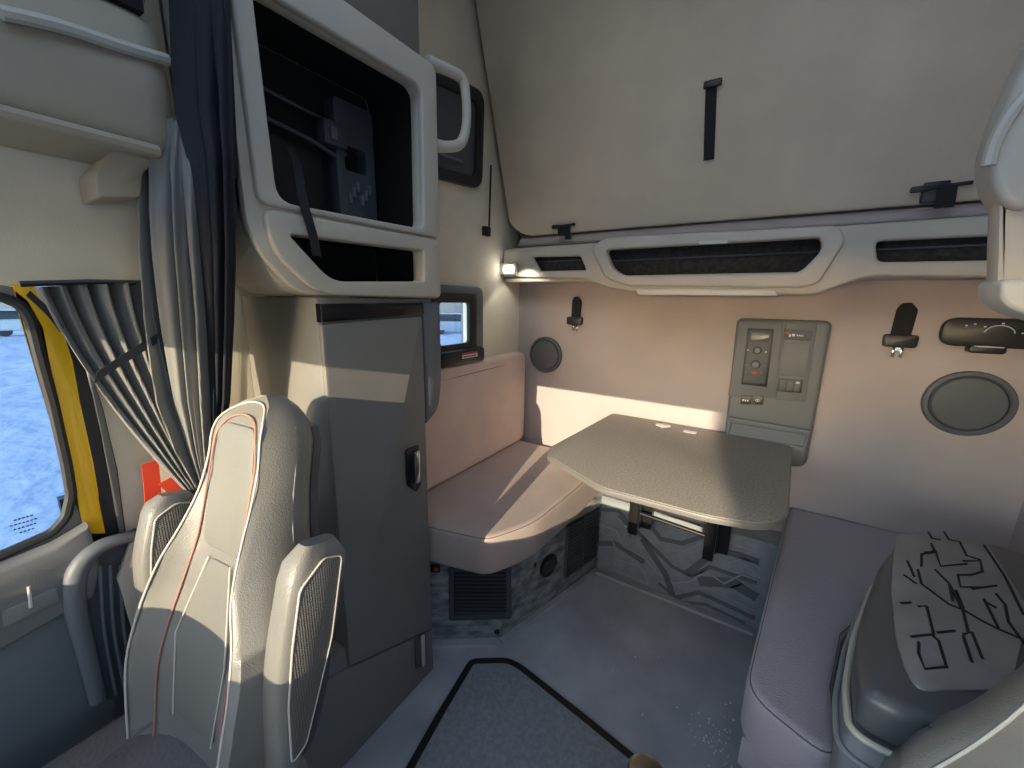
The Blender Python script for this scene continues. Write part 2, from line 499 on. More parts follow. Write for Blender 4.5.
# red seat belt by the passenger seat
b = MB()
b.strap([aX(150, 462, -1.29), aX(153, 500, -1.285), aX(151, 560, -1.28), aX(150, 620, -1.27)], .034, .003, (0, 1, .1), 'red_belt')
b.strap([aX(166, 480, -1.27), aX(188, 505, -1.262), aX(200, 545, -1.26)], .034, .003, (0, 1, .3), 'red_belt')
tag(b.build('seat_belt'), 'red seat belt webbing hanging on the door pillar behind the armrest', 'seat belt')

# ------------------------------------------------------------------ overhead storage above passenger door
ob = thing('overhead_storage_box', 'grey moulded storage box above the passenger door with a lid seam', 'storage box', (XD, -.1, 1.8))
def locker(ylow, yhi, zs, x1, m, name, rr):
    """rounded box running along the door header, its rear end rounded towards the camera"""
    bb = MB()
    prof = rp([(XD + .01, zs[0]), (x1 - .02, zs[0] + .01), (x1, zs[1]), (x1 - .03, zs[2]), (XD + .01, zs[2])], [0, .05, .03, .03, 0], 6)
    loops = []
    n = 10
    for k in range(n + 1):
        a = k / n * PI / 2; y = yhi - rr + rr * math.sin(a); s = rr * (1 - math.cos(a)); 
        zc = (zs[0] + zs[2]) / 2
        loops.append([(XD + .01 + max(p[0] - XD - .01 - s * .9, 0), y, zc + (p[1] - zc) * (1 - s * .35)) for p in prof])
    loops.insert(0, [(p[0], ylow, p[1]) for p in prof])
    bb.loft(loops, m); return bb.build(name, ob)
locker(-.6, .435, (1.795, 1.95, 2.09), -1.17, 'taupe_plastic', 'box_body', .06)
locker(-.6, .415, (2.105, 2.22, 2.56), -1.14, 'taupe_plastic', 'box_lid', .05)
b = MB(); b.box((XD + .01, -.6, 2.085), (-1.19, .40, 2.11), 'void_black'); b.build('lid_gap', ob)
b = MB(); b.tube([aX(0, 12, -1.16), aX(60, 26, -1.165), aX(120, 46, -1.17), aX(168, 60, -1.18)], .012, 'light_plastic', n=8, smooth=3); b.build('lid_edge', ob)
b = MB(); b.tube([(-1.185, -.6, 1.812), (-1.185, .30, 1.812), (-1.20, .37, 1.815), (-1.24, .415, 1.82)], .013, 'taupe_plastic', n=8, smooth=3); b.build('bottom_lip', ob)
b = MB()
ft = [aX(x, y, -1.25) for x, y in ((140, 125), (178, 118), (172, 150), (141, 174), (139, 198), (96, 199), (93, 170), (122, 142))]
b.slab(rp([(p.y, p.z) for p in ft], .008), [], -1.37, -1.235, YZ, 'taupe_plastic', r=.006, seg=2); b.build('end_bracket', ob)

# ------------------------------------------------------------------ curtains
def sheet(fn, nu, nv, m, th=.003):
    bb = MB()
    P = [[Vector(fn(i / nu, j / nv)) for i in range(nu + 1)] for j in range(nv + 1)]
    def nrm(i, j):
        a = P[j][min(i + 1, nu)] - P[j][max(i - 1, 0)]; c = P[min(j + 1, nv)][i] - P[max(j - 1, 0)][i]
        q = a.cross(c); return q.normalized() if q.length > 1e-9 else Vector((1, 0, 0))
    loops = []
    for j in range(nv + 1):
        f = [P[j][i] + nrm(i, j) * th / 2 for i in range(nu + 1)]; k = [P[j][i] - nrm(i, j) * th / 2 for i in range(nu, -1, -1)]
        loops.append(f + k)
    bb.loft(loops, m); return bb

def interp(rows, y):
    for a, c in zip(rows, rows[1:]):
        if y <= c[0]:
            t = (y - a[0]) / (c[0] - a[0]); t = t
            return tuple(a[k] + (c[k] - a[k]) * t for k in range(1, len(a)))
    return rows[-1][1:]

cu = thing('privacy_curtain', 'long grey pleated curtain hanging from the ceiling, tied at its foot beside the passenger seat', 'curtain', (-1.15, .42, 1.0))
rows = [(-60, 168, 192), (0, 168, 192), (100, 158, 196), (165, 139, 200), (250, 142, 205), (320, 148, 210), (400, 160, 213), (450, 178, 213), (485, 197, 210), (505, 200, 211)]
rows2 = [(-60, 166, 226), (60, 170, 229), (110, 173, 231), (160, 186, 233), (250, 195, 235), (320, 200, 233), (400, 205, 229), (450, 208, 221), (490, 206, 214), (505, 206, 213)]
def make_cloth(rw, npl, seed, push, ampk, y0=-60, out=0):
    def curt(u, v):
        y = y0 + (505 - y0) * v; l, r = interp(rw, y)
        x = l + (r - l) * (u + .04 * math.sin(4 * PI * u + 1.5 + v * 1.2 + seed))
        k = min(1, (r - l) / 60)
        vv = min(max((y - 150) / 340, 0), 1)
        f = (x - 140) / 95
        xx = (-1.30 + .37 * f) * (1 - vv) + (-1.27 + .05 * f) * vv
        ph = 2 * PI * npl * u + 1.1 * math.sin(3.1 * v + u * 4 + seed)
        p = aX(x, y, xx + out * (1 - vv))
        amp = ((ampk + .008 * math.sin(7 * u + 1 + seed)) * k) * min(1, .15 + max(y - y0, 0) / 110) + .002
        d = Vector((.75, -.6, 0)).normalized()
        return p + d * (amp * (abs(math.sin(ph / 2)) * 2 - 1 + .3 * math.sin(ph * 1.7 + v * 3)) - push)
    return curt
sheet(make_cloth(rows, 4.2, 0, 0, .022, 118), 130, 70, 'curtain_fabric').build('pleated_cloth', cu)
plab(sheet(make_cloth(rows2, 3.0, 2, .012, .010, -60, .05), 90, 60, 'curtain_dark').build('dark_lining', cu), 'dark navy edge of the curtain')
b = MB()
pk = [(226, -40), (237, 178), (224, 182), (210, -40)]
pl_ = [aY(x, y, .44) for x, y in pk]
b.slab([(p.x, p.z) for p in pl_], [], .436, .444, XZ, 'curtain_dark', r=.002)
b.lathe([(.004, 0), (.004, .004), (.002, .006)], aY(229, 165, .436), (0, -1, 0), 'chrome', 12)
b.build('fixing_plate', cu)
b = MB(); b.tube([aX(207, y, -1.245) for y in (486, 494)], [.022, .022], 'curtain_dark', n=12)
b.strap([aX(204, 492, -1.24), aX(200, 515, -1.24), aX(203, 535, -1.24)], .018, .002, (1, 0, 0), 'curtain_dark'); b.build('tie_band', cu)
b = MB(); b.tube([aY(212, 182, .44), aY(218, 192, .43), aY(224, 214, .44), aY(222, 196, .445), aY(217, 183, .45)], .004, 'chrome', n=8, smooth=3)
tag(b.build('tieback_hook'), 'small metal tieback hook on the locker edge beside the long curtain', 'hook')

wc = thing('window_curtain', 'grey pleated side window curtain swept back with a black band', 'curtain', (-1.28, .25, 1.2))
def wcurt(u, v):
    # v: top -> gathered foot
    T = Vector((34 + (172 - 34) * u, 287 - 6 * u)); Bq = Vector((192 + 16 * u, 497 - 2 * u)); Cq = Vector((92 + 78 * u, 398 - 20 * u))
    q = T * (1 - v) ** 2 + Cq * 2 * v * (1 - v) + Bq * v * v
    k = 1 - .75 * v
    p = aX(q.x, q.y, -1.275 + .03 * v)
    ph = 2 * PI * 6.5 * u + .9 * math.sin(5 * v + 2 * u)
    return p + Vector((1, 0, 0)) * (.024 * k + .002) * (math.sin(ph) + .3 * math.sin(ph * 2.1 + 2 * v))
sheet(wcurt, 150, 50, 'curtain_fabric').build('pleated_cloth', wc)
b = MB(); b.strap([aX(95, 378, -1.225), aX(125, 358, -1.225), aX(158, 338, -1.225)], .028, .003, (0, .35, 1), 'curtain_dark'); b.build('holding_band', wc)
b = MB(); b.strap([aX(28, 293, -1.25), aX(48, 312, -1.25), aX(62, 330, -1.25)], .012, .003, (0, .7, 1), 'curtain_dark'); b.build('edge_tab', wc)
b = MB(); b.tube([aX(20, 284, -1.29), aX(90, 282, -1.28), aX(150, 283, -1.28)], .006, 'black_plastic', n=8); b.build('curtain_rail', wc)

# ------------------------------------------------------------------ wardrobe
YF, YB = .60, .97
wd = thing('wardrobe_cabinet', 'tall grey narrow wardrobe cabinet with door between passenger seat and bench', 'cabinet', (-1.12, .8, 0))
b = MB(); b.box((XL + .005, YF, 0), (XS - .012, YB, 1.502), 'wardrobe_plastic', r=.012)
b.box((XL - .11, YF + .002, 0), (XL + .03, YB - .03, 1.5), 'wardrobe_plastic')
b.box((XL - .1, .43, .001), (XS - .012, YF + .01, .42), 'wardrobe_plastic', r=.02); b.build('cabinet_body', wd)
b = MB(); dpoly = [(YF + .002, .355), (YB - .004, .20), (YB - .004, 1.445), (YF + .002, 1.432)]
b.slab(rp(dpoly, .012), [], XS - .02, XS, YZ, 'wardrobe_plastic', r=.006)
d_ = b.build('door', wd)
b = MB(); b.slab([(YF + .002, 1.436), (YB, 1.452), (YB, 1.488), (YF + .002, 1.484)], [], XS - .1, XS + .004, YZ, 'black_gloss', r=.003); b.build('top_trim', wd)
b = MB(); b.slab([(.43, .003), (YB - .002, .003), (YB - .002, .192), (YF + .002, .345), (.43, .41)], [], XS - .02, XS - .002, YZ, 'wardrobe_plastic', r=.006); lw = b.build('lower_door', wd)
b = MB(); hpy = [(.862, 1.0), (.925, 1.0), (.93, .85), (.905, .825), (.862, .87)]
b.slab(rp(hpy, .012), [], XS - .002, XS + .006, YZ, 'black_gloss', r=.003)
b.box((XS + .004, .892, .865), (XS + .018, .916, .985), 'chrome', r=.006)
plab(b.build('handle', d_), 'black recessed pull handle')
b = MB(); b.slab(rp([(.868, .095), (.925, .07), (.925, .215), (.868, .235)], .008), [], XS - .001, XS + .006, YZ, 'dark_plastic', r=.003)
b.box((XS + .004, .895, .085), (XS + .014, .912, .225), 'light_plastic', r=.004); b.build('handle', lw)
# rounded side piece behind the wardrobe
b = MB(); b.slab(rp([(.975, 1.06), (1.04, 1.10), (1.06, 1.2), (1.06, 1.49), (.975, 1.49)], [.0, .05, .05, .01, 0]), [], XS - .1, XS - .004, YZ, 'slate_plastic', r=.01)
b.build('rear_edge_cover', wd)

# ------------------------------------------------------------------ overhead locker with the big open recess
ol = thing('overhead_locker', 'tall light grey overhead locker with a big black open recess above the wardrobe', 'locker', (-1.12, .76, 1.5))
Y0, Y1 = .455, 1.06
outl = rp([(Y0 + .02, 1.60), (Y0 + .10, 1.505), (Y1, 1.502), (Y1, 2.225), (Y0, 2.225), (Y0, 1.66)], [.05, .06, .015, .03, .02, .06], 6)
rec = rp([(.520, 1.712), (.982, 1.722), (.990, 2.135), (.512, 2.125)], [.04, .03, .04, .03])
nic = rp([(.537, 1.645), (.978, 1.655), (.976, 1.557), (.640, 1.541)], [.015, .012, .012, .04])
b = MB(); b.slab(outl, [rec, nic], XS - .05, XS - .012, YZ, 'light_plastic', r=.006)
b.slab(outl, [], XL + .004, XL + .02, YZ, 'light_plastic')
# shell walls of the body (bottom, front, top, rear)
for k in range(len(outl)):
    a = outl[k - 1]; c = outl[k]
    b.loft([[(XL + .01, a[0], a[1]), (XS - .03, a[0], a[1]), (XS - .03, c[0], c[1]), (XL + .01, c[0], c[1])],
            [(XL + .01, a[0] * .97 + .76 * .03, a[1] * .97 + 1.86 * .03), (XS - .03, a[0] * .97 + .76 * .03, a[1] * .97 + 1.86 * .03),
             (XS - .03, c[0] * .97 + .76 * .03, c[1] * .97 + 1.86 * .03), (XL + .01, c[0] * .97 + .76 * .03, c[1] * .97 + 1.86 * .03)]], 'light_plastic')
b.build('locker_body', ol)
# raised surround of the big recess
so = rp([(.478, 1.700), (1.056, 1.704), (1.056, 2.215), (.468, 2.215)], [.03, .02, .03, .03], 6)
def bowl(outer, inner, x0, x1, xin, m):
    """surround whose opening slopes inwards"""
    bb = MB(); bb.slab(outer, [inner], x0, x1, YZ, m, r=.006, seg=3)
    cy = sum(p[0] for p in inner) / len(inner); cz = sum(p[1] for p in inner) / len(inner)
    s = .93
    L0 = [(x1 - .004, p[0], p[1]) for p in inner]; L1 = [(xin, cy + (p[0] - cy) * s, cz + (p[1] - cz) * s) for p in inner]
    L2 = [(xin - .004, cy + (p[0] - cy) * s, cz + (p[1] - cz) * s) for p in inner]; L3 = [(x0, p[0], p[1]) for p in inner]
    return bb
b = bowl(so, rec, XS - .02, XS + .004, XS - .06, 'light_plastic'); b.build('recess_surround', ol)
b = MB()
ln = rp([(.495, 1.695), (1.0, 1.70), (1.0, 2.16), (.495, 2.16)], .03)
for k in range(len(ln)):
    a = ln[k - 1]; c = ln[k]
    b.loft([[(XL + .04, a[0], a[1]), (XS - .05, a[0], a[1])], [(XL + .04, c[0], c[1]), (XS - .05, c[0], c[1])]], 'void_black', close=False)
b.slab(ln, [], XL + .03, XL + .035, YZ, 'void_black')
b.slab(rp(rect(.53, 1.76, .80, 1.96), .02), [], XL + .036, XL + .06, YZ, 'black_plastic', r=.005)
b.slab(rp(rect(.83, 1.74, .975, 2.10), .02), [rp(rect(.86, 1.9, .94, 1.97), .01)], XL + .036, XL + .09, YZ, 'dark_plastic', r=.005)
b.tube([(XL + .08, .60, 1.97), (XL + .085, .75, 1.95), (XL + .08, .84, 1.93), (XL + .08, .87, 1.95)], .007, 'dark_plastic', n=8, smooth=4)
b.tube([(XL + .06, .55, 2.06), (XL + .06, .70, 2.04), (XL + .06, .83, 2.03)], .006, 'dark_plastic', n=8, smooth=4)
b.box((XL + .06, .78, 1.95), (XL + .11, .86, 2.02), 'dark_plastic', r=.01)
b.box((XL + .11, .80, 1.965), (XL + .114, .82, 2.0), 'slate_plastic')
for k in range(6): b.box((XL + .09, .86 + .015 * k, 1.80 + .02 * (k % 3)), (XL + .10, .87 + .015 * k, 1.83 + .02 * (k % 3)), 'slate_plastic')
b.build('recess_liner', ol)
# lower niche module
sn = rp([(.485, 1.692), (1.056, 1.697), (1.056, 1.506), (.60, 1.506), (.50, 1.60)], [.03, .01, .02, .06, .06], 6)
b = bowl(sn, nic, XS - .02, XS + .004, XS - .05, 'light_plastic'); b.build('niche_surround', ol)
b = MB()
ln = rp([(.52, 1.665), (1.0, 1.67), (1.0, 1.53), (.60, 1.52)], .02)
for k in range(len(ln)):
    a = ln[k - 1]; c = ln[k]
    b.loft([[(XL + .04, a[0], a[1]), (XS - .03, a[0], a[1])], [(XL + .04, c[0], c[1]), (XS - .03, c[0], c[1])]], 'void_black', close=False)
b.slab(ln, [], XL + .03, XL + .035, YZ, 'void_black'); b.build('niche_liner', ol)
# retaining strap with buckle
b = MB(); b.strap([aX(290, 148, XS - .13), aX(297, 165, XS - .08), aX(303, 200, XS + .012), aX(313, 235, XS + .016), aX(317, 256, XS + .016)], .022, .003, (0, 1, .05), 'webbing')
s_ = b.build('retaining_strap', ol); 
b = MB(); b.slab(rp(rect(.545, 1.80, .575, 1.825), .004), [rp(rect(.55, 1.805, .57, 1.82), .003)], XS - .13, XS - .124, YZ, 'slate_plastic', r=.001); b.build('buckle', s_)
# grab handle at the rear edge
b = MB(); hx = XS - .0
b.tube([(hx - .03, 1.05, 2.235), (hx - .015, 1.12, 2.24), (hx, 1.185, 2.235), (hx + .005, 1.20, 2.18), (hx + .005, 1.20, 2.10), (hx, 1.175, 2.035), (hx - .01, 1.11, 2.005), (hx - .03, 1.05, 2.00)],
       [.02, .018, .018, .016, .016, .018, .018, .022], 'light_plastic', n=12, smooth=5)
b.build('grab_handle', ol)
# upper closure above the locker
b = MB(); b.box((XL + .004, .46, 2.228), (XS - .06, 1.06, 2.945), 'roof_plastic', r=.02); b.build('locker_top', ol)

# ------------------------------------------------------------------ back wall shelf with nets
sh = thing('rear_shelf', 'long light grey moulded shelf with net pockets across the back wall', 'shelf', (-.2, YW, 1.55))
YS = 1.885
P = lambda x, y: tuple((aY(x, y, YS).x, aY(x, y, YS).z))
out = [(-1.262, 1.775), (-1.262, 1.63), P(519, 277), P(584, 279), P(608, 288), P(640, 292), P(816, 295), P(843, 284), P(870, 276), (.571, 1.596), (.865, 1.596), (.865, 1.785)]
out = rp(out, [0, 0, .02, .04, .04, .05, .06, .06, .05, 0, 0, 0])
h1 = rp([P(532, 257), P(580, 256), P(586, 270), P(540, 271)], .012)
h2 = rp([P(607, 250), P(820, 238), P(822, 250), P(800, 273), P(625, 276), P(613, 268)], [.02, .015, .02, .03, .03, .03])
h3 = rp([P(876, 241), (.84, 1.72), (.84, 1.645), P(878, 262)], .02)
b = MB(); b.slab(out, [h1, h2, h3], YS, YS + .03, XZ, 'light_plastic', r=.01, seg=3)
b.box((-1.262, YS + .02, 1.755), (.865, YW, 1.782), 'light_plastic', r=.008)
b.box((-1.262, YS + .02, 1.60), (.865, YW, 1.625), 'light_plastic', r=.008)
b.build('shelf_front', sh)
# raised central surround
so2 = rp([P(592, 248), P(606, 238), P(838, 226), P(846, 240), P(818, 284), P(800, 288), P(628, 286), P(606, 278)], .025)
b = MB(); b.slab(so2, [h2], YS - .022, YS + .005, XZ, 'light_plastic', r=.01, seg=3); b.build('pocket_surround', sh)
for i, h in enumerate((h1, h2, h3)):
    u0 = min(p[0] for p in h) - .01; u1 = max(p[0] for p in h) + .01; v0 = min(p[1] for p in h) - .01; v1 = max(p[1] for p in h) + .01
    b = MB(); b.box((u0, YS + .035, v0), (u1, YS + .05, v1), 'mesh_net'); 
    b.tube([(u0, YS + .03, (v0 + v1) / 2 + .012), (u1, YS + .03, (v0 + v1) / 2 + .016)], .004, 'dark_plastic', n=6)
    plab(b.build('net_pocket', sh), 'dark net pocket')
b = MB(); q = [P(638, 289), P(775, 290), P(778, 296), P(640, 295)]
b.slab(rp(q, .006), [], YS - .04, YS + .03, XZ, 'pale_plastic', r=.004); b.build('lower_tray_lip', sh)
b = MB(); b.slab(rp([P(700, 242), P(728, 241), P(728, 244), P(700, 245)], .002), [], YS - .026, YS - .02, XZ, 'pale_plastic'); b.build('pull_tab', sh)

# reading lamp at the left end
lp = thing('reading_lamp', 'small lit reading lamp at the left end of the rear shelf', 'lamp', (-1.14, YS - .06, 1.6))
c = aY(508, 269, YS - .03); c2 = aY(497, 269, YS - .03)
b = MB(); b.slab(rp([(c.x - .085, c.z - .028), (c.x + .045, c.z - .032), (c.x + .05, c.z + .03), (c.x - .085, c.z + .035)], .018), [], YS - .022, YS + .01, XZ, 'light_plastic', r=.008); b.build('lamp_housing', lp)
b = MB(); b.slab(rp([(c.x - .03, c.z - .018), (c.x + .032, c.z - .02), (c.x + .032, c.z + .018), (c.x - .03, c.z + .018)], .01), [], YS - .032, YS - .02, XZ, 'lamp_glow', r=.004); b.build('lamp_lens', lp)
b = MB(); b.slab(rp([(c2.x - .028, c.z - .016), (c2.x + .01, c.z - .016), (c2.x + .01, c.z + .016), (c2.x - .028, c.z + .016)], .008), [], YS - .03, YS - .02, XZ, 'pale_plastic', r=.003); b.build('lamp_switch', lp)

# ------------------------------------------------------------------ upper bunk folded up
ub = thing('folded_upper_bunk', 'large dark grey upper bunk folded up against the back wall', 'bunk', (-.2, 1.95, 1.79))
lean = frame((0, 1.905, 1.835), (1, 0, 0), (0, -.30, .954))
pb = rp([(-1.225, .06), (-1.13, .0), (.86, -.005), (.86, 1.15), (-1.245, 1.15)], [.06, .10, 0, 0, .02], 8)
b = MB(); b.slab(pb, [], -.06, 0, lambda u, v, w: lean(u, v, w), 'bunk_vinyl', r=.012, seg=3); b.build('bunk_board', ub)
b = MB(); b.slab(rp([(-1.20, 1.79), (.86, 1.79), (.86, 1.83), (-1.18, 1.835)], .01), [], 1.93, 2.06, XZ, 'wall_fabric', r=.008); b.build('mattress_edge', ub)
def onl(px, py): # point on the leaning board
    n = lean(0, 0, 1) - lean(0, 0, 0); n = n if n.y < 0 else -n
    return aP(px, py, lean(0, 0, 0) , n) + n * .006
b = MB(); b.strap([onl(712, 82), onl(711, 100), onl(710, 130), onl(709, 160)], .038, .004, (1, 0, 0), 'webbing')
b.box(onl(713, 84) - Vector((.03, .01, .012)), onl(713, 84) + Vector((.03, .004, .012)), 'black_plastic', r=.004)
plab(b.build('pull_strap', ub), 'short black pull strap')
for (x, y, s) in ((567, 229, 1), (940, 192, 1.5)):
    b = MB(); p = onl(x, y)
    b.box(p + Vector((-.045, -.012, -.03)) * 1, p + Vector((.012 * s, .01, .022 * s)), 'black_plastic', r=.006)
    b.box(p + Vector((-.075, -.02, .004)), p + Vector((-.03, .0, .022)), 'black_plastic', r=.004)
    b.tube([p + Vector((-.07, -.012, .012)), p + Vector((.03 * s + .02, -.012, .018))], .006, 'black_plastic', n=8)
    b.strap([p + Vector((.01, -.012, .02)), p + Vector((.012, -.014, -.01)), p + Vector((.015, -.006, -.05))], .03 * s, .004, (1, 0, 0), 'webbing')
    b.build('latch', ub)

# restraint strap in the rear left corner
b = MB(); b.strap([aX(491, 165, XL + .02), aX(490, 200, XL + .02), aX(489, 232, XL + .02)], .012, .003, (0, 1, 0), 'webbing')
p = aX(487, 231, XL + .02); b.box(p - Vector((.012, .03, .025)), p + Vector((.012, .02, .02)), 'black_plastic', r=.004)
tag(b.build('restraint_strap'), 'thin black restraint strap with anchor hanging in the rear left corner', 'strap')

# ------------------------------------------------------------------ things on the back wall
def speaker(name, label, px, py, r):
    c = aY(px, py, YW - .012)
    s = thing(name, label, 'speaker', (c.x, YW, c.z))
    b = MB(); b.lathe([(r, 0), (r, .010), (r * .97, .014), (r * .88, .015), (r * .84, .011), (r * .84, 0)], (c.x, YW - .001, c.z), (0, -1, 0), 'speaker_plastic', 56); b.build('speaker_ring', s)
    b = MB(); b.lathe([(r * .83, 0), (r * .83, .008), (r * .78, .015), (r * .5, .017), (r * .2, .018), (.001, .018)], (c.x, YW - .001, c.z), (0, -1, 0), 'speaker_plastic', 56); b.build('speaker_grille', s)
speaker('wall_speaker', 'round grey speaker on back wall above the left bench backrest', 545, 355, .108)
speaker('wall_speaker', 'round dark grey speaker on back wall at the right, below the oblong remote', 968, 404, .121)

def latch(label, px, py, s):
    c = aY(px, py, YW - .02); t = thing('belt_tongue', label, 'belt tongue', (c.x, YW, c.z - .07))
    c = Vector((c.x, YW - .005, c.z))
    k = s
    b = MB(); b.slab(rp([(c.x - .022 * k, c.z - .02), (c.x + .022 * k, c.z - .02), (c.x + .025 * k, c.z + .065 * k), (c.x + .008 * k, c.z + .085 * k), (c.x - .012 * k, c.z + .082 * k), (c.x - .02 * k, c.z + .065 * k)], .008),
                     [], YW - .016, YW - .001, XZ, 'webbing', r=.004); b.build('strap_loop', t)
    b = MB(); b.slab(rp([(c.x - .036 * k, c.z - .045 * k), (c.x + .036 * k, c.z - .045 * k), (c.x + .038 * k, c.z - .01), (c.x - .038 * k, c.z - .01)], .012), [], YW - .034, YW - .001, XZ, 'black_plastic', r=.005); b.build('housing', t)
    b = MB()
    for d in (-.012, .006): b.box((c.x + d * k, YW - .016, c.z - .075 * k), (c.x + (d + .007) * k, YW - .010, c.z - .044 * k), 'chrome', r=.001)
    b.box((c.x - .012 * k, YW - .016, c.z - .055 * k), (c.x + .013 * k, YW - .010, c.z - .044 * k), 'chrome'); b.build('metal_tongue', t)
latch('black belt tongue on back wall above the round speaker near the bench', 575, 315, 1.2)
latch('black belt tongue on back wall between the control panel and oblong remote', 902, 332, 1.3)

# oblong control remote, right edge
c = aY(941, 330, YW - .02)
rc = thing('bunk_remote', 'black oblong bunk control remote on the back wall at the right', 'remote control', (.68, YW, 1.40))
x0 = c.x; zc = c.z - .003
b = MB(); b.slab(rp(rect(x0, zc - .052, x0 + .27, zc + .05), .05, 8), [], YW - .03, YW, XZ, 'black_plastic', r=.008); b.build('remote_body', rc)
b = MB(); b.slab(rp(rect(x0 + .075, zc - .072, x0 + .165, zc - .045), .012), [], YW - .045, YW - .002, XZ, 'black_plastic', r=.005); b.build('remote_clip', rc)
b = MB(); 
for k in range(24):
    a0 = PI * .05 + k * PI * .9 / 24; a1 = a0 + PI * .9 / 24
    b.tube([(x0 + .14 + .036 * math.cos(a), YW - .031, zc - .004 + .03 * math.sin(a)) for a in (a0, a1)], .0018, 'print_white', n=5)
b.box((x0 + .085, YW - .047, zc - .05), (x0 + .155, YW - .044, zc - .046), 'print_white')
for u, v in ((.055, .02), (.075, .026), (.10, .018), (.14, .03), (.19, 0)): b.box((x0 + u, YW - .0315, zc + v), (x0 + u + .006, YW - .030, zc + v + .005), 'print_white')
b.build('printed_marks', rc)

# control panel
cp = thing('control_panel', 'grey sleeper control panel with radio module and switches beside the table', 'control panel', (.05, YW, .8))
def W(x, y, d=.05): q = aY(x, y, YW - d); return (q.x, q.z)
po = [W(737, 318, .04), W(833, 321, .04), W(806, 468, .04), W(722, 461, .04)]
b = MB(); b.slab(rp(po, [.03, .03, .04, .03], 6), [], YW - .045, YW, XZ, 'panel_plastic', r=.014, seg=4)
b.build('panel_body', cp)
def on(poly, d0, d1, m, name, parent, r=.002, rr=.004, holes=()):
    bb = MB(); bb.slab(rp([W(*p) for p in poly], rr), holes, YW - d1, YW - d0, XZ, m, r=r); return bb.build(name, parent)
on([(740, 321), (783, 322), (776, 398), (728, 396)], .044, .050, 'panel_plastic', 'left_bay', cp, r=.003, rr=.006)
on([(786, 323), (817, 324), (806, 402), (776, 400)], .044, .049, 'panel_plastic', 'right_bay', cp, r=.003, rr=.006)
rm_ = on([(748, 328), (774, 329), (767, 387), (741, 384)], .049, .054, 'black_plastic', 'radio_module', cp, rr=.004)
on([(750, 330), (772, 331), (765, 384), (743, 382)], .0535, .0565, 'dark_plastic', 'module_face', rm_)
on([(751, 331), (771, 332), (769, 342), (750, 341)], .056, .058, 'lcd', 'display', rm_)
for (x, y, r) in ((757.5, 350.5, .0135), (755.5, 364.5, .0155)):
    q = W(x, y, .06); b = MB(); b.lathe([(r, 0), (r, .010), (r * .85, .013), (.001, .013)], (q[0], YW - .056, q[1]), (0, -1, 0), 'slate_plastic', 28)
    b.lathe([(r * 1.2, 0), (r * 1.2, .003), (r * 1.02, .004)], (q[0], YW - .0555, q[1]), (0, -1, 0), 'black_plastic', 28); b.build('knob', rm_)
on([(752, 371), (757.5, 371.5), (757, 374), (751.5, 373.5)], .0555, .0585, 'sticker_red', 'red_button', rm_, r=.0005, rr=.001)
b = MB()
for (x, y) in ((748, 350), (766, 352), (746, 365), (764, 366), (746, 372), (761, 373)):
    q = W(x, y, .056); b.box((q[0] - .004, YW - .0578, q[1] - .002), (q[0] + .004, YW - .056, q[1] + .002), 'print_white' if y in (350, 352) else 'panel_plastic')
b.build('key_marks', rm_)
sr = on([(784, 329), (813, 331), (811, 341), (783, 339)], .048, .053, 'dark_plastic', 'label_strip', cp)
b = MB()
q = W(786, 333, .053); b.box((q[0] - .004, YW - .0545, q[1] - .003), (q[0] + .012, YW - .053, q[1] + .005), 'sticker_red')
q = W(789, 336, .053)
for dx, dz, w_, h_ in ((0, -.004, .006, .012), (.010, .0, .010, .010), (.026, .001, .006, .006), (.034, .001, .006, .006), (.042, .001, .006, .006)): b.box((q[0] + dx, YW - .0545, q[1] + dz), (q[0] + dx + w_, YW - .053, q[1] + dz + h_), 'print_white')
b.build('printed_marks', sr)
on([(783, 343), (811, 344), (806, 377), (779, 375)], .048, .052, 'panel_plastic', 'blank_cover', cp, rr=.008)
sw = on([(779, 378), (803, 380), (801, 393), (777, 391)], .048, .053, 'black_plastic', 'switch_block', cp)
for k in range(3):
    x = 780.2 + k * 7.3
    on([(x, 379.5 + k * .4), (x + 6, 380 + k * .4), (x + 4.6, 391 + k * .4), (x - 1.2, 390.5 + k * .4)], .052, .057, 'dark_plastic', 'switch', sw, r=.001, rr=.002)
b = MB(); q = W(797.5, 383, .058); b.box((q[0] - .005, YW - .0585, q[1] - .003), (q[0] + .007, YW - .0565, q[1] + .005), 'print_white'); b.build('white_symbol', sw)
for (x, s) in ((741, 0), (753, 1)):
    k = on([(x, 395.5), (x + 10.5, 396), (x + 10, 404.5), (x - 1, 404)], .044, .054, 'black_plastic', 'button', cp, rr=.003)
    b = MB(); q = W(x + 4.5, 400.5, .055)
    if s == 0:
        for dx in (-.012, -.003, .006): b.box((q[0] + dx, YW - .0555, q[1] - .003), (q[0] + dx + .005, YW - .054, q[1] + .004), 'print_white')
    else:
        b.tube([(q[0] + .008 * math.cos(a * PI / 6), YW - .0545, q[1] + .005 * math.sin(a * PI / 6)) for a in range(12)], .001, 'print_white', n=5, closed=True)
        b.box((q[0] - .0015, YW - .0555, q[1] - .003), (q[0] + .0015, YW - .054, q[1] + .003), 'print_white')
    b.build('symbol', k)
pk_ = [(728, 416), (811, 430), (803, 462), (722, 450)]
b = MB(); b.slab(rp([W(*p) for p in pk_], .012), [rp([W(732, 423), W(806, 435), W(803, 446), W(729, 434)], .008)], YW - .06, YW - .042, XZ, 'panel_plastic', r=.005, seg=3)
b.slab(rp([W(731, 422), W(808, 434), W(802, 458), W(724, 447)], .012), [], YW - .052, YW - .042, XZ, 'slate_plastic')
b.build('bottom_pocket', cp)

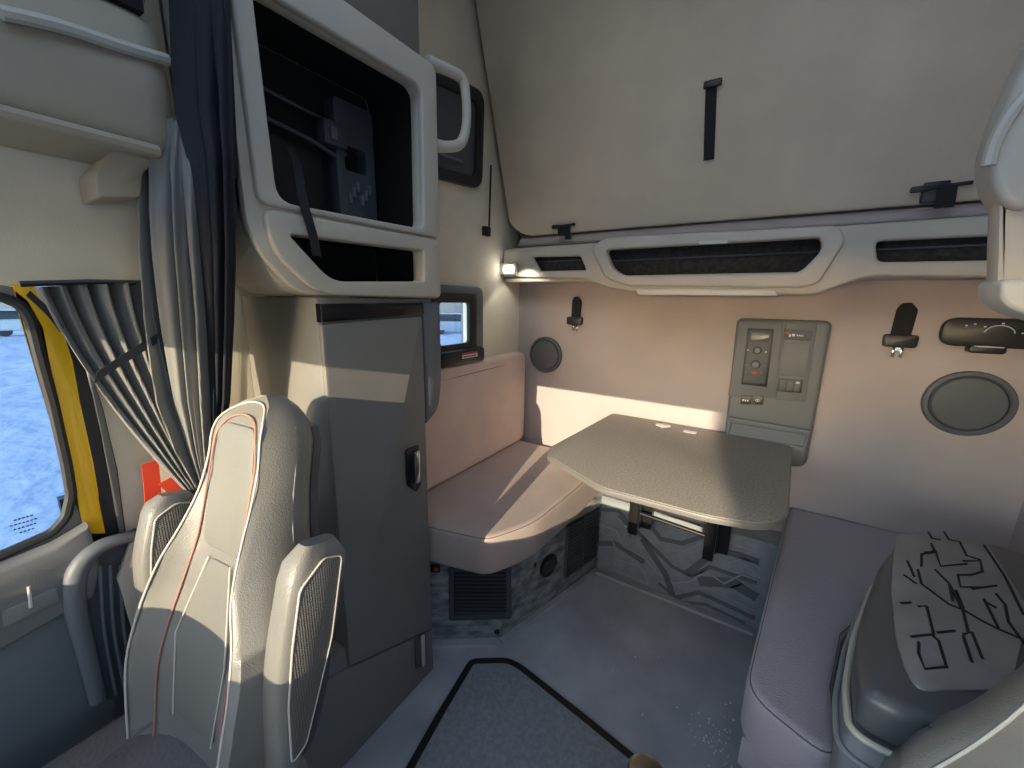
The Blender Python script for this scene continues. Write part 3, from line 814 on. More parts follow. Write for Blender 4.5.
# ------------------------------------------------------------------ table
TZ = .90
tb = thing('folding_table', 'dark grey folding table with clipped corners standing against the back wall', 'table', (-.22, 1.6, 0))
tp = [(-.640, 2.055), (-.690, 1.40), (-.655, 1.315), (-.385, 1.175), (-.065, 1.18), (.075, 1.215), (.13, 1.31), (.170, 2.00), (.150, 2.055)]
tpr = rp(tp, [.02, .04, .03, .04, .04, .05, .06, .04, .02], 6)
b = MB(); b.slab(tpr, [], TZ - .025, TZ, XY, 'table_top', r=.003); b.build('tabletop', tb)
b = MB(); b.slab(ring(tpr, .005), [], TZ - .022, TZ - .003, XY, 'table_edge', r=.004)
b.build('edge_band', tb)
q = aZ(663, 426, TZ)
b = MB(); b.lathe([(.036, -.001), (.036, .003), (.028, .004), (.026, .002), (.001, .002)], (q.x, q.y, TZ), (0, 0, 1), 'chrome', 32); plab(b.build('grommet', tb), 'round chrome cable grommet')
q = aZ(690, 432, TZ)
b = MB(); b.box((q.x - .028, q.y - .018, TZ - .001), (q.x + .028, q.y + .018, TZ + .0012), 'sticker'); plab(b.build('label_sticker', tb), 'small pale rectangular label')
# underside frame with two folding brackets
b = MB(); b.box((-.55, 1.885, .80), (.12, 1.915, .84), 'steel_dark', r=.004)
b.box((-.47, 1.45, .85), (-.44, 2.0, .872), 'steel_dark', r=.003); b.box((-.01, 1.45, .85), (.02, 2.0, .872), 'steel_dark', r=.003)
q1 = aY(640, 515, 1.80); q2 = aY(712, 540, 1.80)
b.tube([q1 + Vector((0, 0, .01)), q2 + Vector((0, 0, .01))], .010, 'steel_dark', n=10)
b.build('under_frame', tb)
for (x, yt, yb) in ((635, 505, 534), (714, 510, 561)):
    t = aY(x, yt, 1.80); e = aY(x, yb, 1.80)
    b = MB(); b.box((t.x - .022, 1.785, e.z), (t.x + .022, 1.81, TZ - .03), 'steel_dark', r=.003)
    b.box((t.x + .024, 1.81, e.z + .03), (t.x + .03, 1.88, TZ - .03), 'steel_dark'); b.box((t.x + .022, 1.84, e.z + .02), (t.x + .075, 1.88, TZ - .06), 'steel_dark', r=.004)
    b.box((t.x - .022, 1.81, e.z + .02), (t.x - .017, 1.895, TZ - .03), 'steel_dark')
    l_ = b.build('bracket', tb)
    b = MB(); b.lathe([(.007, 0), (.009, .006), (.005, .012), (.001, .013)], (t.x - .026 + (.052 if x > 700 else 0), 1.80, e.z + .02), (-1 if x < 700 else 1, -.6, 0), 'chrome', 14)
    b.tube([(t.x + .023, 1.80, e.z + .025), (t.x + .023, 1.80, TZ - .04)], .002, 'chrome', n=6); b.build('bolt', l_)

# ------------------------------------------------------------------ left bench
bn = thing('corner_bench', 'taupe upholstered bench seat along the left wall with rock-pattern base', 'bench', (-1.0, 1.5, 0))
A = (-1.085, 1.064); B_ = (-.822, 1.237); D_ = (-.63, 1.94)
b = MB(); b.slab([(XL + .01, .99), (-1.085, .99), A, B_, D_, (-.63, YW - .002), (XL + .01, YW - .002)], [], .001, .452, XY, 'camo_vinyl', r=.006)
b.build('bench_base', bn)
def fplane(p, q):
    p = Vector((p[0], p[1], 0)); q = Vector((q[0], q[1], 0)); u = (q - p).normalized(); n = Vector((u.y, -u.x, 0))
    if n.dot(Vector((.5, -.5, 0))) < 0: n = -n
    def f(u_, v_, w_): return p + u * u_ + Vector((0, 0, v_)) + n * w_
    def at(px, py):
        h = aP(px, py, p, n); return ((h - p).dot(u), h.z)
    return f, at
f1, a1 = fplane(A, B_)
f2, a2 = fplane(B_, D_)
gp = [a1(449, 566), a1(511, 562), a1(512, 617), a1(449, 619)]
b = MB(); b.slab(rp(gp, .015), [rp([a1(454, 571), a1(506, 567), a1(506, 612), a1(454, 614)], .01)], 0, .012, f1, 'dark_plastic', r=.003)
b.slab(rp([a1(453, 570), a1(508, 566), a1(508, 614), a1(453, 616)], .01), [], 0, .003, f1, 'black_plastic')
za, zb = gp[0][1], gp[3][1]
u0 = a1(455, 590)[0]; u1 = a1(506, 590)[0]
for k in range(13):
    z = zb + .02 + (za - zb - .04) * k / 12
    b.slab(rect(u0, z - .004, u1, z + .003), [], .002, .008, f1, 'dark_plastic')
b.build('vent_grille', bn)
# trims of the base: red switch, kick band
b = MB(); q = a1(438, 567); b.slab(rect(q[0] - .03, q[1] - .02, q[0] + .01, q[1] + .015), [], 0, .012, f1, 'black_plastic', r=.002); b.slab(rect(q[0] - .015, q[1] - .008, q[0] + .003, q[1] + .006), [], .01, .016, f1, 'sticker_red', r=.002)
plab(b.build('red_switch', bn), 'small red switch in a black holder')
# round vent
cu_ = a2(548, 565); b = MB()
o3 = f2(cu_[0], cu_[1], 0); nrm = f2(0, 0, 1) - f2(0, 0, 0)
b.lathe([(.058, 0), (.058, .010), (.050, .013), (.046, .006), (.001, .006)], o3, nrm, 'black_plastic', 36)
for k in range(5):
    d = -.028 + k * .014; h = math.sqrt(.045 ** 2 - d * d)
    b.slab(rect(cu_[0] - h, cu_[1] + d - .003, cu_[0] + h, cu_[1] + d + .003), [], .005, .012, f2, 'dark_plastic')
b.build('round_vent', bn)
# louvred panel near the corner
lu = [a2(565, 547), a2(594, 517), a2(594, 565), a2(563, 592)]
ua, ub_ = lu[0][0], D_ and (Vector(D_) - Vector(B_)).length - .02
b = MB(); b.slab(rp(rect(ua, .09, ub_, .40), .008), [], 0, .008, f2, 'black_plastic', r=.003)
for k in range(15):
    z = .105 + k * .0195
    b.slab(rect(ua + .01, z, ub_ - .01, z + .011), [], .007, .015, f2, 'dark_plastic', r=.002)
b.slab(rect((ua + ub_) / 2 - .006, .1, (ua + ub_) / 2 + .006, .4), [], .007, .018, f2, 'dark_plastic', r=.002)
for k in range(22): b.slab(rect(ua - .006, .095 + k * .0138, ua + .006, .102 + k * .0138), [], .004, .014, f2, 'slate_plastic')
b.build('louvred_panel', bn)
for x, y in ((535, 565), (532, 628)):
    b = MB(); q = a2(x, y); b.slab(circ(q[0], q[1], .008, 12, .014), [], 0, .003, f2, 'black_plastic'); b.build('plug', bn)
b = MB(); q = a1(512, 634); b.slab(circ(min(q[0], .30), .045, .012, 14), [], 0, .004, f1, 'black_plastic')
b.build('plug', bn)
# cushion
def cushion(poly, z0, z1, m, name, parent, r=.03, rr=.05, piping=None):
    bb = MB(); pr = rp(poly, rr, 7); Lz = []
    for k in range(6): a = k / 5 * PI / 2; q = ring(pr, -r * (1 - math.sin(a))) if k < 5 else ring(pr, 0); Lz.append([(p[0], p[1], z0 + r * (1 - math.cos(a))) for p in q])
    for k in range(6): a = (5 - k) / 5 * PI / 2; q = ring(pr, -r * (1 - math.sin(a))) if k else ring(pr, 0); Lz.append([(p[0], p[1], z1 - r * (1 - math.cos(a))) for p in q])
    bb.loft(Lz, m)
    if piping: bb.tube([(p[0] + 0, p[1], z1 - r * .35) for p in ring(pr, -r * .3)], .0018, piping, closed=True, n=6)
    return bb.build(name, parent)
cpoly = [(XL + .02, .99), (-1.06, .985), (-.765, 1.055), (-.675, 1.24), (-.65, 1.60), (-.64, 2.045), (XL + .02, 2.045)]
cushion(cpoly, .462, .63, 'cushion_fabric', 'seat_cushion', bn, r=.024, rr=[0, .05, .05, .10, .15, .05, 0], piping='seam_thread')
b = MB(); b.slab([(XL + .02, .99), (-1.06, 1.01), (-.81, 1.11), (-.72, 1.28), (-.69, 1.60), (-.68, 2.045), (XL + .02, 2.045)], [], .448, .462, XY, 'rubber'); b.build('cushion_base', bn)
br = MB()
prof = rp([(XL + .005, .60), (-1.175, .60), (-1.185, 1.165), (-1.20, 1.195), (XL + .005, 1.195)], [0, .02, .04, .02, .01], 6)
bb_ = bmesh.new()
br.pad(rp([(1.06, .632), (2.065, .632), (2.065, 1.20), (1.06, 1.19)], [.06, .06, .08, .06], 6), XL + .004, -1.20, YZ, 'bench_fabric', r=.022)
br.tube([(-1.203, 1.07, 1.135), (-1.2005, 1.6, 1.14), (-1.203, 2.05, 1.145)], .002, 'seam_thread', n=6)
br.build('backrest', bn)

# kick panel under the table, debossed chevrons
YK = 1.94
b = MB(); b.slab(rect(-.628, .002, .20, .45), [], YK, YK + .02, XZ, 'kick_vinyl')
b.box((-.628, YK, .448), (.20, YW - .002, .458), 'kick_vinyl')
def chev(pts, wdt, m, d=.003):
    P_ = [Vector(p) for p in pts]; Lp = []; Rp = []
    for i_ in range(len(P_)):
        t1 = (P_[i_] - P_[i_ - 1]).normalized() if i_ else (P_[1] - P_[0]).normalized()
        t2 = (P_[i_ + 1] - P_[i_]).normalized() if i_ < len(P_) - 1 else t1
        n_ = Vector((-t1.y - t2.y, t1.x + t2.x)).normalized(); k_ = wdt / 2 / max(n_.dot(Vector((-t1.y, t1.x))), .6)
        Lp.append(P_[i_] + n_ * k_); Rp.append(P_[i_] - n_ * k_)
    b.slab([tuple(v) for v in Lp + Rp[::-1]], [], YK - d, YK + .001, XZ, m)
K = lambda x, y: (aY(x, y, YK).x, aY(x, y, YK).z)
def kz(pts): return [K(560 + x * .2344, 480 + y * .2344) for x, y in pts]
chev(kz([(165, 125), (250, 130), (290, 180), (350, 240), (480, 370), (560, 410), (640, 370), (840, 440)]), .018, 'kick_relief')
chev(kz([(165, 185), (240, 215), (270, 280), (360, 330), (420, 400), (480, 440), (560, 430), (620, 385)]), .012, 'kick_line')
chev(kz([(165, 270), (235, 270), (300, 310), (360, 350)]), .03, 'kick_relief')
chev(kz([(230, 340), (250, 390), (370, 440)]), .01, 'kick_line'); chev(kz([(230, 335), (340, 365), (380, 440)]), .01, 'kick_line')
chev(kz([(390, 200), (430, 250), (520, 270), (610, 240)]), .022, 'kick_relief')
chev(kz([(430, 180), (520, 215), (600, 215)]), .012, 'kick_line')
chev(kz([(350, 250), (450, 400), (480, 490)]), .03, 'kick_relief')
chev(kz([(540, 400), (620, 340), (640, 330)]), .03, 'kick_relief'); chev(kz([(590, 430), (740, 440), (840, 500)]), .05, 'kick_relief')
chev(kz([(500, 500), (590, 480), (640, 500), (830, 590)]), .02, 'kick_relief'); chev(kz([(560, 460), (640, 460), (840, 560)]), .008, 'kick_line')
chev(kz([(690, 300), (760, 320), (850, 350)]), .03, 'kick_relief'); chev(kz([(690, 360), (790, 330), (860, 380)]), .008, 'kick_line')
chev(kz([(700, 470), (780, 440), (850, 480)]), .008, 'kick_line'); chev(kz([(690, 260), (870, 310)]), .008, 'kick_line')
chev(kz([(180, 420), (440, 500), (640, 560)]), .012, 'kick_line')
chev(kz([(165, 215), (215, 240), (245, 300), (330, 350), (385, 420)]), .006, 'kick_line', .004)
chev(kz([(400, 230), (450, 300), (530, 300), (600, 270)]), .008, 'kick_line', .004)
chev(kz([(640, 400), (700, 440), (780, 400), (850, 430)]), .008, 'kick_line', .004)
chev(kz([(250, 150), (300, 210), (300, 245)]), .010, 'kick_relief'); chev(kz([(420, 440), (520, 520), (620, 530), (790, 610)]), .014, 'kick_relief')
kp = b.build('kick_panel'); tag(kp, 'dark kick panel under the table with debossed chevron pattern', 'panel')

# ------------------------------------------------------------------ right bunk
rb = thing('lower_bunk', 'brownish grey upholstered bunk seat to the right of the table', 'bunk', (.5, 1.5, 0))
cushion([(.070, .945), (.245, .865), (.255, 1.08), (.30, 1.29), (.40, 1.48), (.56, 1.57), (XR - .01, 1.57), (XR - .01, YW - .01), (.205, YW - .01)], .45, .60, 'seat_fabric', 'mattress', rb, r=.022, rr=[.07, .07, 0, 0, 0, 0, 0, 0, 0], piping='seam_thread')
b = MB(); b.slab([(.10, 1.0), (.20, .95), (.222, 1.08), (.285, 1.29), (.40, 1.48), (.56, 1.57), (XR - .01, 1.57), (XR - .01, YW - .002), (.225, YW - .002)], [], .001, .45, XY, 'kick_vinyl', r=.004)
b.build('bunk_base', rb)
b = MB(); b.slab([(.085, .965), (.19, .91), (.195, .94), (.10, 1.0)], [], .36, .45, XY, 'seat_fabric', r=.006); b.build('front_valance', rb)

# ------------------------------------------------------------------ floor details
b = MB()
fl = [aZ(x, y, .012) for x, y in ((470, 658), (508, 657), (522, 664), (588, 716), (662, 776), (700, 830), (380, 830), (405, 768), (437, 712))]
pm = rp([(p.x, p.y) for p in fl], [.03, .03, .02, 0, 0, 0, 0, 0, .03])
b.slab(pm, [], .001, .012, XY, 'mat_border', r=.003); b.slab(ring(pm, -.028), [], .002, .0135, XY, 'mat_carpet', r=.002)
tag(b.build('floor_mat'), 'dark carpet floor mat with black border in front of the bench', 'floor mat')
b = MB()
for (p, q) in (((-.63, 1.935), (.14, 1.935)), ((-.645, 1.93), (-.832, 1.235)), ((-.835, 1.23), (-1.085, 1.055))):
    P_ = Vector((*p, .012)); Q_ = Vector((*q, .012)); t = (Q_ - P_).normalized(); n = Vector((-t.y, t.x, 0))
    if n.dot(Vector((-.2, .8, 0)) - P_) < 0: n = -n
    b.loft([[P_ + n * .0, P_ + n * .035, P_ + n * .04 - Vector((0, 0, .011)), P_ - Vector((0, 0, .011))], [Q_, Q_ + n * .035, Q_ + n * .04 - Vector((0, 0, .011)), Q_ - Vector((0, 0, .011))]], 'floor_rubber')
o = b.build('trim_3'); o['kind'] = 'structure'
b = MB()
for k in range(75):
    if k < 55: x = random.gauss(715, 14); y = random.gauss(735, 12)
    else: x = random.uniform(560, 740); y = random.uniform(640, 768)
    if k > 64: x, y = random.gauss(727, 3), random.uniform(715, 768)
    q = aZ(x, y, .002); s = random.uniform(.0006, .002)
    if q.x > .10: continue
    b.box(q - Vector((s, s, .002)), q + Vector((s * random.uniform(.6, 2), s, .002)), 'snow_grain')
tag(b.build('salt_crumbs'), 'white salt crumbs scattered on the dark floor beside the bunk', 'crumbs', kind='stuff')
q = aZ(648, 766, .30)
kn = thing('shiny_knob', 'round shiny brass-toned knob poking up at the bottom edge over the mat', 'knob', (q.x, q.y, .014))
b = MB(); b.lathe([(.035, 0), (.03, .01), (.012, .02), (.012, q.z - .06)], (q.x, q.y, .0135), (0, 0, 1), 'black_plastic', 24); b.build('stem', kn)
b = MB(); b.lathe([(.02, 0), (.05, .008), (.052, .02), (.045, .03), (.02, .036), (.001, .037)], (q.x, q.y, q.z - .05), (0, 0, 1), 'brass', 32); b.build('cap', kn)

# ------------------------------------------------------------------ ribbed cabinet behind the driver's seat
rcab = thing('low_cabinet', 'low grey cabinet with black textured rubber top behind the driver seat', 'cabinet', (.6, 1.05, 0))
def Z9(x, y, z): q = aZ(x, y, z); return (q.x, q.y)
TZ9 = .86
top = [Z9(905, 531, TZ9), Z9(880, 562, TZ9), Z9(864, 605, TZ9), Z9(857, 650, TZ9), Z9(862, 690, TZ9), Z9(905, 712, TZ9), (.62, .86), (XR - .04, .86), (XR - .04, 1.50), Z9(985, 540, TZ9)]
topr = catm = rp(top, [.04, .03, .03, .03, .03, .03, 0, 0, .03, .03], 5)
b = MB(); b.slab(topr, [], TZ9 - .085, TZ9, XY, 'shell_plastic', r=.022, seg=4); b.build('cabinet_top', rcab)
low = ring(topr, .006)
b = MB(); b.tube([(p[0], p[1], TZ9 - .088) for p in ring(topr, .004)], .006, 'light_plastic', closed=True, n=8)
b.tube([(p[0], p[1], TZ9 - .13) for p in ring(topr, .014)], .005, 'side_plastic', closed=True, n=8); b.build('rim_moulding', rcab)
b = MB()
L = []
for z, d in ((TZ9 - .088, -.004), (TZ9 - .13, .010), (.5, -.006), (.02, -.03)):
    L.append([(p[0], p[1], z) for p in ring(topr, d)])
b.loft(L, 'side_plastic'); b.build('cabinet_body', rcab)
mt_ = [(897, 533), (893, 560), (891, 590), (896, 640), (905, 668), (918, 690), (1010, 690), (1030, 610), (985, 541)]
mp_ = rp([Z9(x, y, TZ9 + .004) for x, y in mt_], [.03, .03, .03, .03, .03, .04, 0, 0, .02], 5)
b = MB(); b.slab(mp_, [], TZ9 - .002, TZ9 + .006, XY, 'rubber_mat', r=.003)
# moulded line pattern of the mat (from its relief)
lines = [[(540, 92), (550, 110), (575, 115)], [(585, 92), (600, 115), (630, 120), (650, 160), (690, 172)], [(548, 125), (560, 150), (520, 155), (520, 190)],
         [(510, 200), (520, 240), (560, 270), (600, 300), (640, 315), (690, 345), (740, 370), (810, 400)], [(530, 150), (560, 145), (575, 190), (650, 183)],
         [(560, 200), (600, 240), (640, 320)], [(640, 175), (690, 175), (695, 205), (660, 215), (625, 215), (632, 250), (690, 250)], [(665, 255), (735, 245)],
         [(600, 240), (610, 290)], [(510, 305), (535, 305), (555, 385), (490, 392)], [(565, 380), (615, 375)], [(512, 408), (512, 440), (530, 485), (592, 478), (570, 405), (548, 385)],
         [(640, 385), (665, 380), (695, 455)], [(640, 390), (665, 465)], [(700, 130), (760, 220), (814, 330)], [(700, 285), (740, 365)], [(735, 270), (760, 300), (770, 350), (814, 410)],
         [(470, 215), (505, 240)], [(480, 175), (500, 220)], [(460, 296), (490, 294)], [(640, 320), (655, 380)], [(620, 260), (640, 310)], [(700, 290), (735, 310)]]
for ln_ in lines:
    pts = [aZ(740 + x * .3489, 500 + y * .3489, TZ9 + .0065) for x, y in ln_]
    b.tube(pts, .0026, 'rubber_groove', n=6)
plab(b.build('rubber_mat', rcab), 'black rubber mat with angular moulded lines')

# ------------------------------------------------------------------ seats
def seat(name, label, cx, yb, rot, arms, full=True, lean_=.33):
    t = thing(name, label, 'seat', (cx, yb, 0))
    T = Matrix.Translation((cx, yb, .46)) @ Matrix.Rotation(rot, 4, 'Z') @ Matrix.Rotation(-lean_, 4, 'X')
    ws = [(-.05, .16), (0, .185), (.08, .212), (.2, .228), (.30, .222), (.38, .198), (.46, .158), (.54, .130), (.62, .116), (.70, .112), (.74, .108), (.775, .094), (.80, .076), (.82, .05), (.83, .022), (.832, .008)]
    def wid(s):
        for (a, wa), (c_, wc_) in zip(ws, ws[1:]):
            if s <= c_:
                k = (s - a) / (c_ - a); k = k * k * (3 - 2 * k) if False else k
                return wa + (wc_ - wa) * k
        return ws[-1][1]
    def dep(s):
        d = .160 - .03 * min(max((s - .35) / .3, 0), 1)
        if s > .74: d *= max(.3, 1 - ((s - .74) / .092) ** 2 * .7)
        return d
    def front(x, s):
        w = wid(s); k = min(abs(x) / w, 1)
        bol = .085 * (1 - min(max((s - .45) / .2, 0), 1)) + .008
        return -dep(s) / 2 - bol * (k ** 3) + (.09 * max(k - .85, 0) / .15 * .6 if k > .85 else 0) - .012 * math.exp(-((s - .2) / .12) ** 2) - .01 * math.exp(-((s - .72) / .12) ** 2)
    loops = []
    S = [i * .832 / 44 for i in range(-2, 45)]
    for s in S:
        w = wid(s); d = dep(s); L = []
        n1 = 25
        for k in range(n1):   # front, left -> right
            x = -w + 2 * w * k / (n1 - 1); e = abs(x) / w
            y = front(x, s)
            if e > .985: y = 0 - d * .1
            L.append((x, y, s))
        for k in range(1, 12):  # back, right -> left
            a = PI * k / 12; L.append((w * math.cos(a) * 1.0, d / 2 * math.sin(a) ** .6, s))
        loops.append([T @ Vector(p) for p in L])
    b = MB(); b.loft(loops, 'leather'); bk = b.build('backrest', t, sharp=60)
    def sf(x, s, up=.002): return T @ Vector((x, front(x, s) - up, s))
    # centre insert and panels
    def patch(poly, m, name, up, parent):
        # polygon of (x,s) lifted off the front surface
        xs = [p[0] for p in poly]; ss = [p[1] for p in poly]; cx_ = sum(xs) / len(xs); cs_ = sum(ss) / len(ss)
        bb = MB(); L = []
        pr = rp(poly, .03 if name == 'headrest_panel' else .012, 5)
        for k, u_ in ((1.0, -.003), (.985, up * .8), (.95, up), (.7, up), (.45, up), (.2, up)):
            L.append([sf(cx_ + (x - cx_) * k, cs_ + (s - cs_) * k, u_) for x, s in pr])
        bb.loft(L, m); return bb.build(name, parent)
    patch([(-.075, .10), (.075, .10), (.095, .28), (.04, .46), (-.04, .46), (-.095, .28)], 'leather_smooth', 'lumbar_panel', .004, t)
    patch([(-.066, .48), (.066, .48), (.076, .62), (.066, .765), (-.066, .765), (-.076, .62)], 'leather_smooth', 'headrest_panel', .005, t)
    b = MB()
    for sgn in (-1, 1):
        hx_ = [(.0755, .10), (.096, .28), (.041, .462)]
        b.tube([sf(sgn * x, s, .006) for x, s in hx_], .0016, 'piping', n=6)
    prt = [(s, x) for s, x in ((0, .115), (.1, .125), (.2, .128), (.30, .12), (.40, .10), (.50, .080), (.60, .080), (.68, .080), (.74, .070), (.775, .045))]
    b.tube([sf(-x, s, .004) for s, x in prt] + [sf(0, .787, .004)] + [sf(x, s, .004) for s, x in prt[::-1]], .0019, 'piping_red', n=6, smooth=3)
    prt = [(s, wid(s) * .82) for s in (-.02, .05, .12, .2, .28, .36, .44, .52, .60, .68, .74, .78)]
    b.tube([sf(-x, s, .003) for s, x in prt] + [sf(-.03, .812, .003), sf(.03, .812, .003)] + [sf(x, s, .003) for s, x in prt[::-1]], .0022, 'piping', n=6, smooth=3)
    b.tube([T @ Vector((wid(s) * .97, -.01, s)) for s in (0, .1, .2, .3, .4, .5, .6, .7, .77)], .003, 'piping', n=6, smooth=3)
    b.build('piping', bk)
    # back shell
    loops = []
    for s in [.02 + i * .75 / 20 for i in range(21)]:
        w = wid(s) * .93; d = dep(s)
        loops.append([T @ Vector((w * math.cos(PI * k / 14), d * .30 + (d * .35) * math.sin(PI * k / 14) ** .6, s)) for k in range(15)])
    b = MB(); b.loft(loops, 'dark_plastic'); b.build('back_shell', t)
    # armrests folded up against the backrest
    for sgn, s0, s1, yo, wa, tilt in arms:
        b = MB(); Ta = T @ Matrix.Translation((sgn * (.225 + (.008 if sgn > 0 else .035)), yo, 0)) @ Matrix.Rotation(tilt, 4, 'X')
        prof = []
        L = []; N = 14
        for i in range(N + 1):
            k = i / N; s = s0 + (s1 - s0) * k
            h = wa * (.28 + .72 * math.sin(min(k * 1.5, 1) * PI / 2)) * (1 - max(0, (k - .88) / .12) ** 2 * .45)
            th = .034 * (1 - max(0, (k - .9) / .1) ** 2 * .5)
            L.append([Ta @ Vector((th * math.copysign(abs(math.cos(a)) ** .5, math.cos(a)), h / 2 * math.copysign(abs(math.sin(a)) ** .5, math.sin(a)) - (.02 * (1 - k)), s)) for a in [2 * PI * q_ / 20 for q_ in range(20)]])
        b.loft(L, 'leather'); ar = b.build('armrest', t, sharp=60)
        b = MB()
        side = 1
        for q_ in (1,):
            fr_ = lambda u_, v_, w_: Ta @ Vector((.034 * w_, 0, 0)) if False else None
        outline = [(-.12 * wa, s0 + .08 * (s1 - s0)), (-.30 * wa, s0 + .35 * (s1 - s0)), (-.36 * wa, s0 + .6 * (s1 - s0)), (-.36 * wa, s0 + .85 * (s1 - s0)), (.0 * wa, s0 + .95 * (s1 - s0)), (.34 * wa, s0 + .93 * (s1 - s0)), (.34 * wa, s0 + .55 * (s1 - s0)), (.10 * wa, s0 + .12 * (s1 - s0))]
        frm = lambda u_, v_, w_: Ta @ Vector((w_, u_ - .01, v_))
        b.slab(rp(outline, .012), [], .030, .0375, frm, 'leather_perf', r=.002)
        # front facing pad
        fo = [(-.02, s0 + .12 * (s1 - s0)), (.02, s0 + .12 * (s1 - s0)), (.024, s0 + .93 * (s1 - s0)), (-.024, s0 + .93 * (s1 - s0))]
        b.build('perforated_pad', ar)
        b = MB(); b.tube([frm(p[0], p[1], .037) for p in rp(outline, .012)], .0019, 'piping', closed=True, n=6)
        b.build('piping', ar)
    # seat cushion and base
    Tc = Matrix.Translation((cx, yb, .53)) @ Matrix.Rotation(rot, 4, 'Z')
    L = []
    for i in range(13):
        k = i / 12; y = -.50 + .53 * k
        w = .235 + .02 * math.sin(k * PI); zt = .005 + .018 * math.cos(k * PI * 1.2); zt -= .05 * max(0, .15 - k) / .15
        row = []
        for j in range(24):
            a = 2 * PI * j / 24; ca, sa = math.cos(a), math.sin(a)
            x = w * math.copysign(abs(ca) ** .45, ca); z = -.06 + (.062 + zt) * math.copysign(abs(sa) ** .5, sa)
            if sa > 0: z += .022 * (abs(x) / w) ** 3
            row.append(Tc @ Vector((x, y, z)))
        L.append(row)
    b = MB(); b.loft(L, 'leather_dark'); sc = b.build('seat_cushion', t, sharp=60)
    b = MB()
    for x in (-.13, .13): b.tube([Tc @ Vector((x, -.46 + .07 * k, .022 + .006 * math.cos(k * .6))) for k in range(7)], .003, 'leather_dark', n=6)
    b.build('seam', sc)
    b = MB(); b.box((-.19, -.42, -.40), (.19, .02, -.11), 'dark_plastic', r=.03, T=Tc); b.box((-.22, -.46, -.528), (.22, .06, -.40), 'black_plastic', r=.01, T=Tc)
    b.build('seat_base', t)
    return t

seat('passenger_seat', 'grey leather passenger seat with reddish piping in front of the wardrobe', -.94, .27, math.radians(6),
     [(1, .10, .56, -.03, .13, 0), (-1, .26, .55, -.06, .11, 0)], lean_=.24)
seat('driver_seat', 'grey leather driver seat with its shoulder at the lower right edge', .43, .62, math.radians(-28), [], lean_=.30)

# ------------------------------------------------------------------ grab bracket of driver side locker, upper right edge
dl = thing('overhead_bracket', 'light grey curved overhead bracket with pale pad at the upper right edge', 'bracket', (.42, 1.0, 1.48))
YD = 1.0
def R1(x, y): q = aY(x + 2, y, YD + .045); return (q.x, q.z)
up_ = [(1040, 30), (1024, 44), (1003, 88), (985, 130), (975, 165), (978, 190), (988, 208), (1000, 215), (1045, 212), (1080, 120), (1100, 30)]
b = MB(); b.pad(rp([R1(*p) for p in up_], .03, 6), YD, YD + .07, XZ, 'light_plastic', r=.012)
b.build('bracket_head', dl)
b = MB(); b.tube([aY(x, y, YD - .004) for x, y in ((1060, 50), (1034, 86), (1012, 112), (996, 140), (988, 166))], .009, 'light_plastic', n=8, smooth=4); b.build('raised_rib', dl)
b = MB(); b.slab(rp([R1(*p) for p in ((988, 205), (1050, 205), (1050, 290), (986, 290))], .005), [], YD + .015, YD + .06, XZ, 'light_plastic', r=.008); b.build('bracket_arm', dl)
b = MB(); b.pad(rp([R1(*p) for p in ((983, 281), (1060, 279), (1060, 330), (1020, 318), (1000, 312), (984, 302))], .012, 5), YD - .01, YD + .08, XZ, 'pale_plastic', r=.008); plab(b.build('end_pad', dl), 'cream coloured end pad')
b = MB(); b.slab(rp([R1(1026, 168), R1(1018, 186), R1(1026, 202), R1(1060, 202), R1(1060, 165)], .01), [], YD - .002, YD + .01, XZ, 'void_black'); b.build('dark_opening', dl)

# ------------------------------------------------------------------ outside
def hsh(x, y): return math.sin(x * 12.9898 + y * 78.233) * 43758.5453 % 1
def vn(x, y):
    xi, yi = math.floor(x), math.floor(y); fx, fy = x - xi, y - yi; fx = fx * fx * (3 - 2 * fx); fy = fy * fy * (3 - 2 * fy)
    return (hsh(xi, yi) * (1 - fx) + hsh(xi + 1, yi) * fx) * (1 - fy) + (hsh(xi, yi + 1) * (1 - fx) + hsh(xi + 1, yi + 1) * fx) * fy
b = MB()
xs = [-420, -200, -120, -80, -60, -48] + [-40 + i * .5 for i in range(77)]
xs += [-1.45, 2, 8, 20, 60, 200]
ys = [-300, -100, -50, -25, -15] + [-10 + i * .5 for i in range(90)] + [45, 70, 120, 250]
b2 = bmesh.new(); G = []
for x in xs:
    row = []
    for y in ys:
        z = -1.32
        if -44 < x < -1.5: z += .22 * vn(x * .45, y * .45) + .14 * vn(x * 1.1 + 9, y * 1.1) + .05 * vn(x * 2.3, y * 2.3 + 4) - .18
        row.append(b2.verts.new((x, y, z)))
    G.append(row)
for i in range(len(xs) - 1):
    for j in range(len(ys) - 1): b2.faces.new((G[i][j], G[i + 1][j], G[i + 1][j + 1], G[i][j + 1]))
b.merge(b2, 'snow'); o = b.build('ground', sharp=180); o['kind'] = 'structure'; o['label'] = 'snow covered yard outside the window'

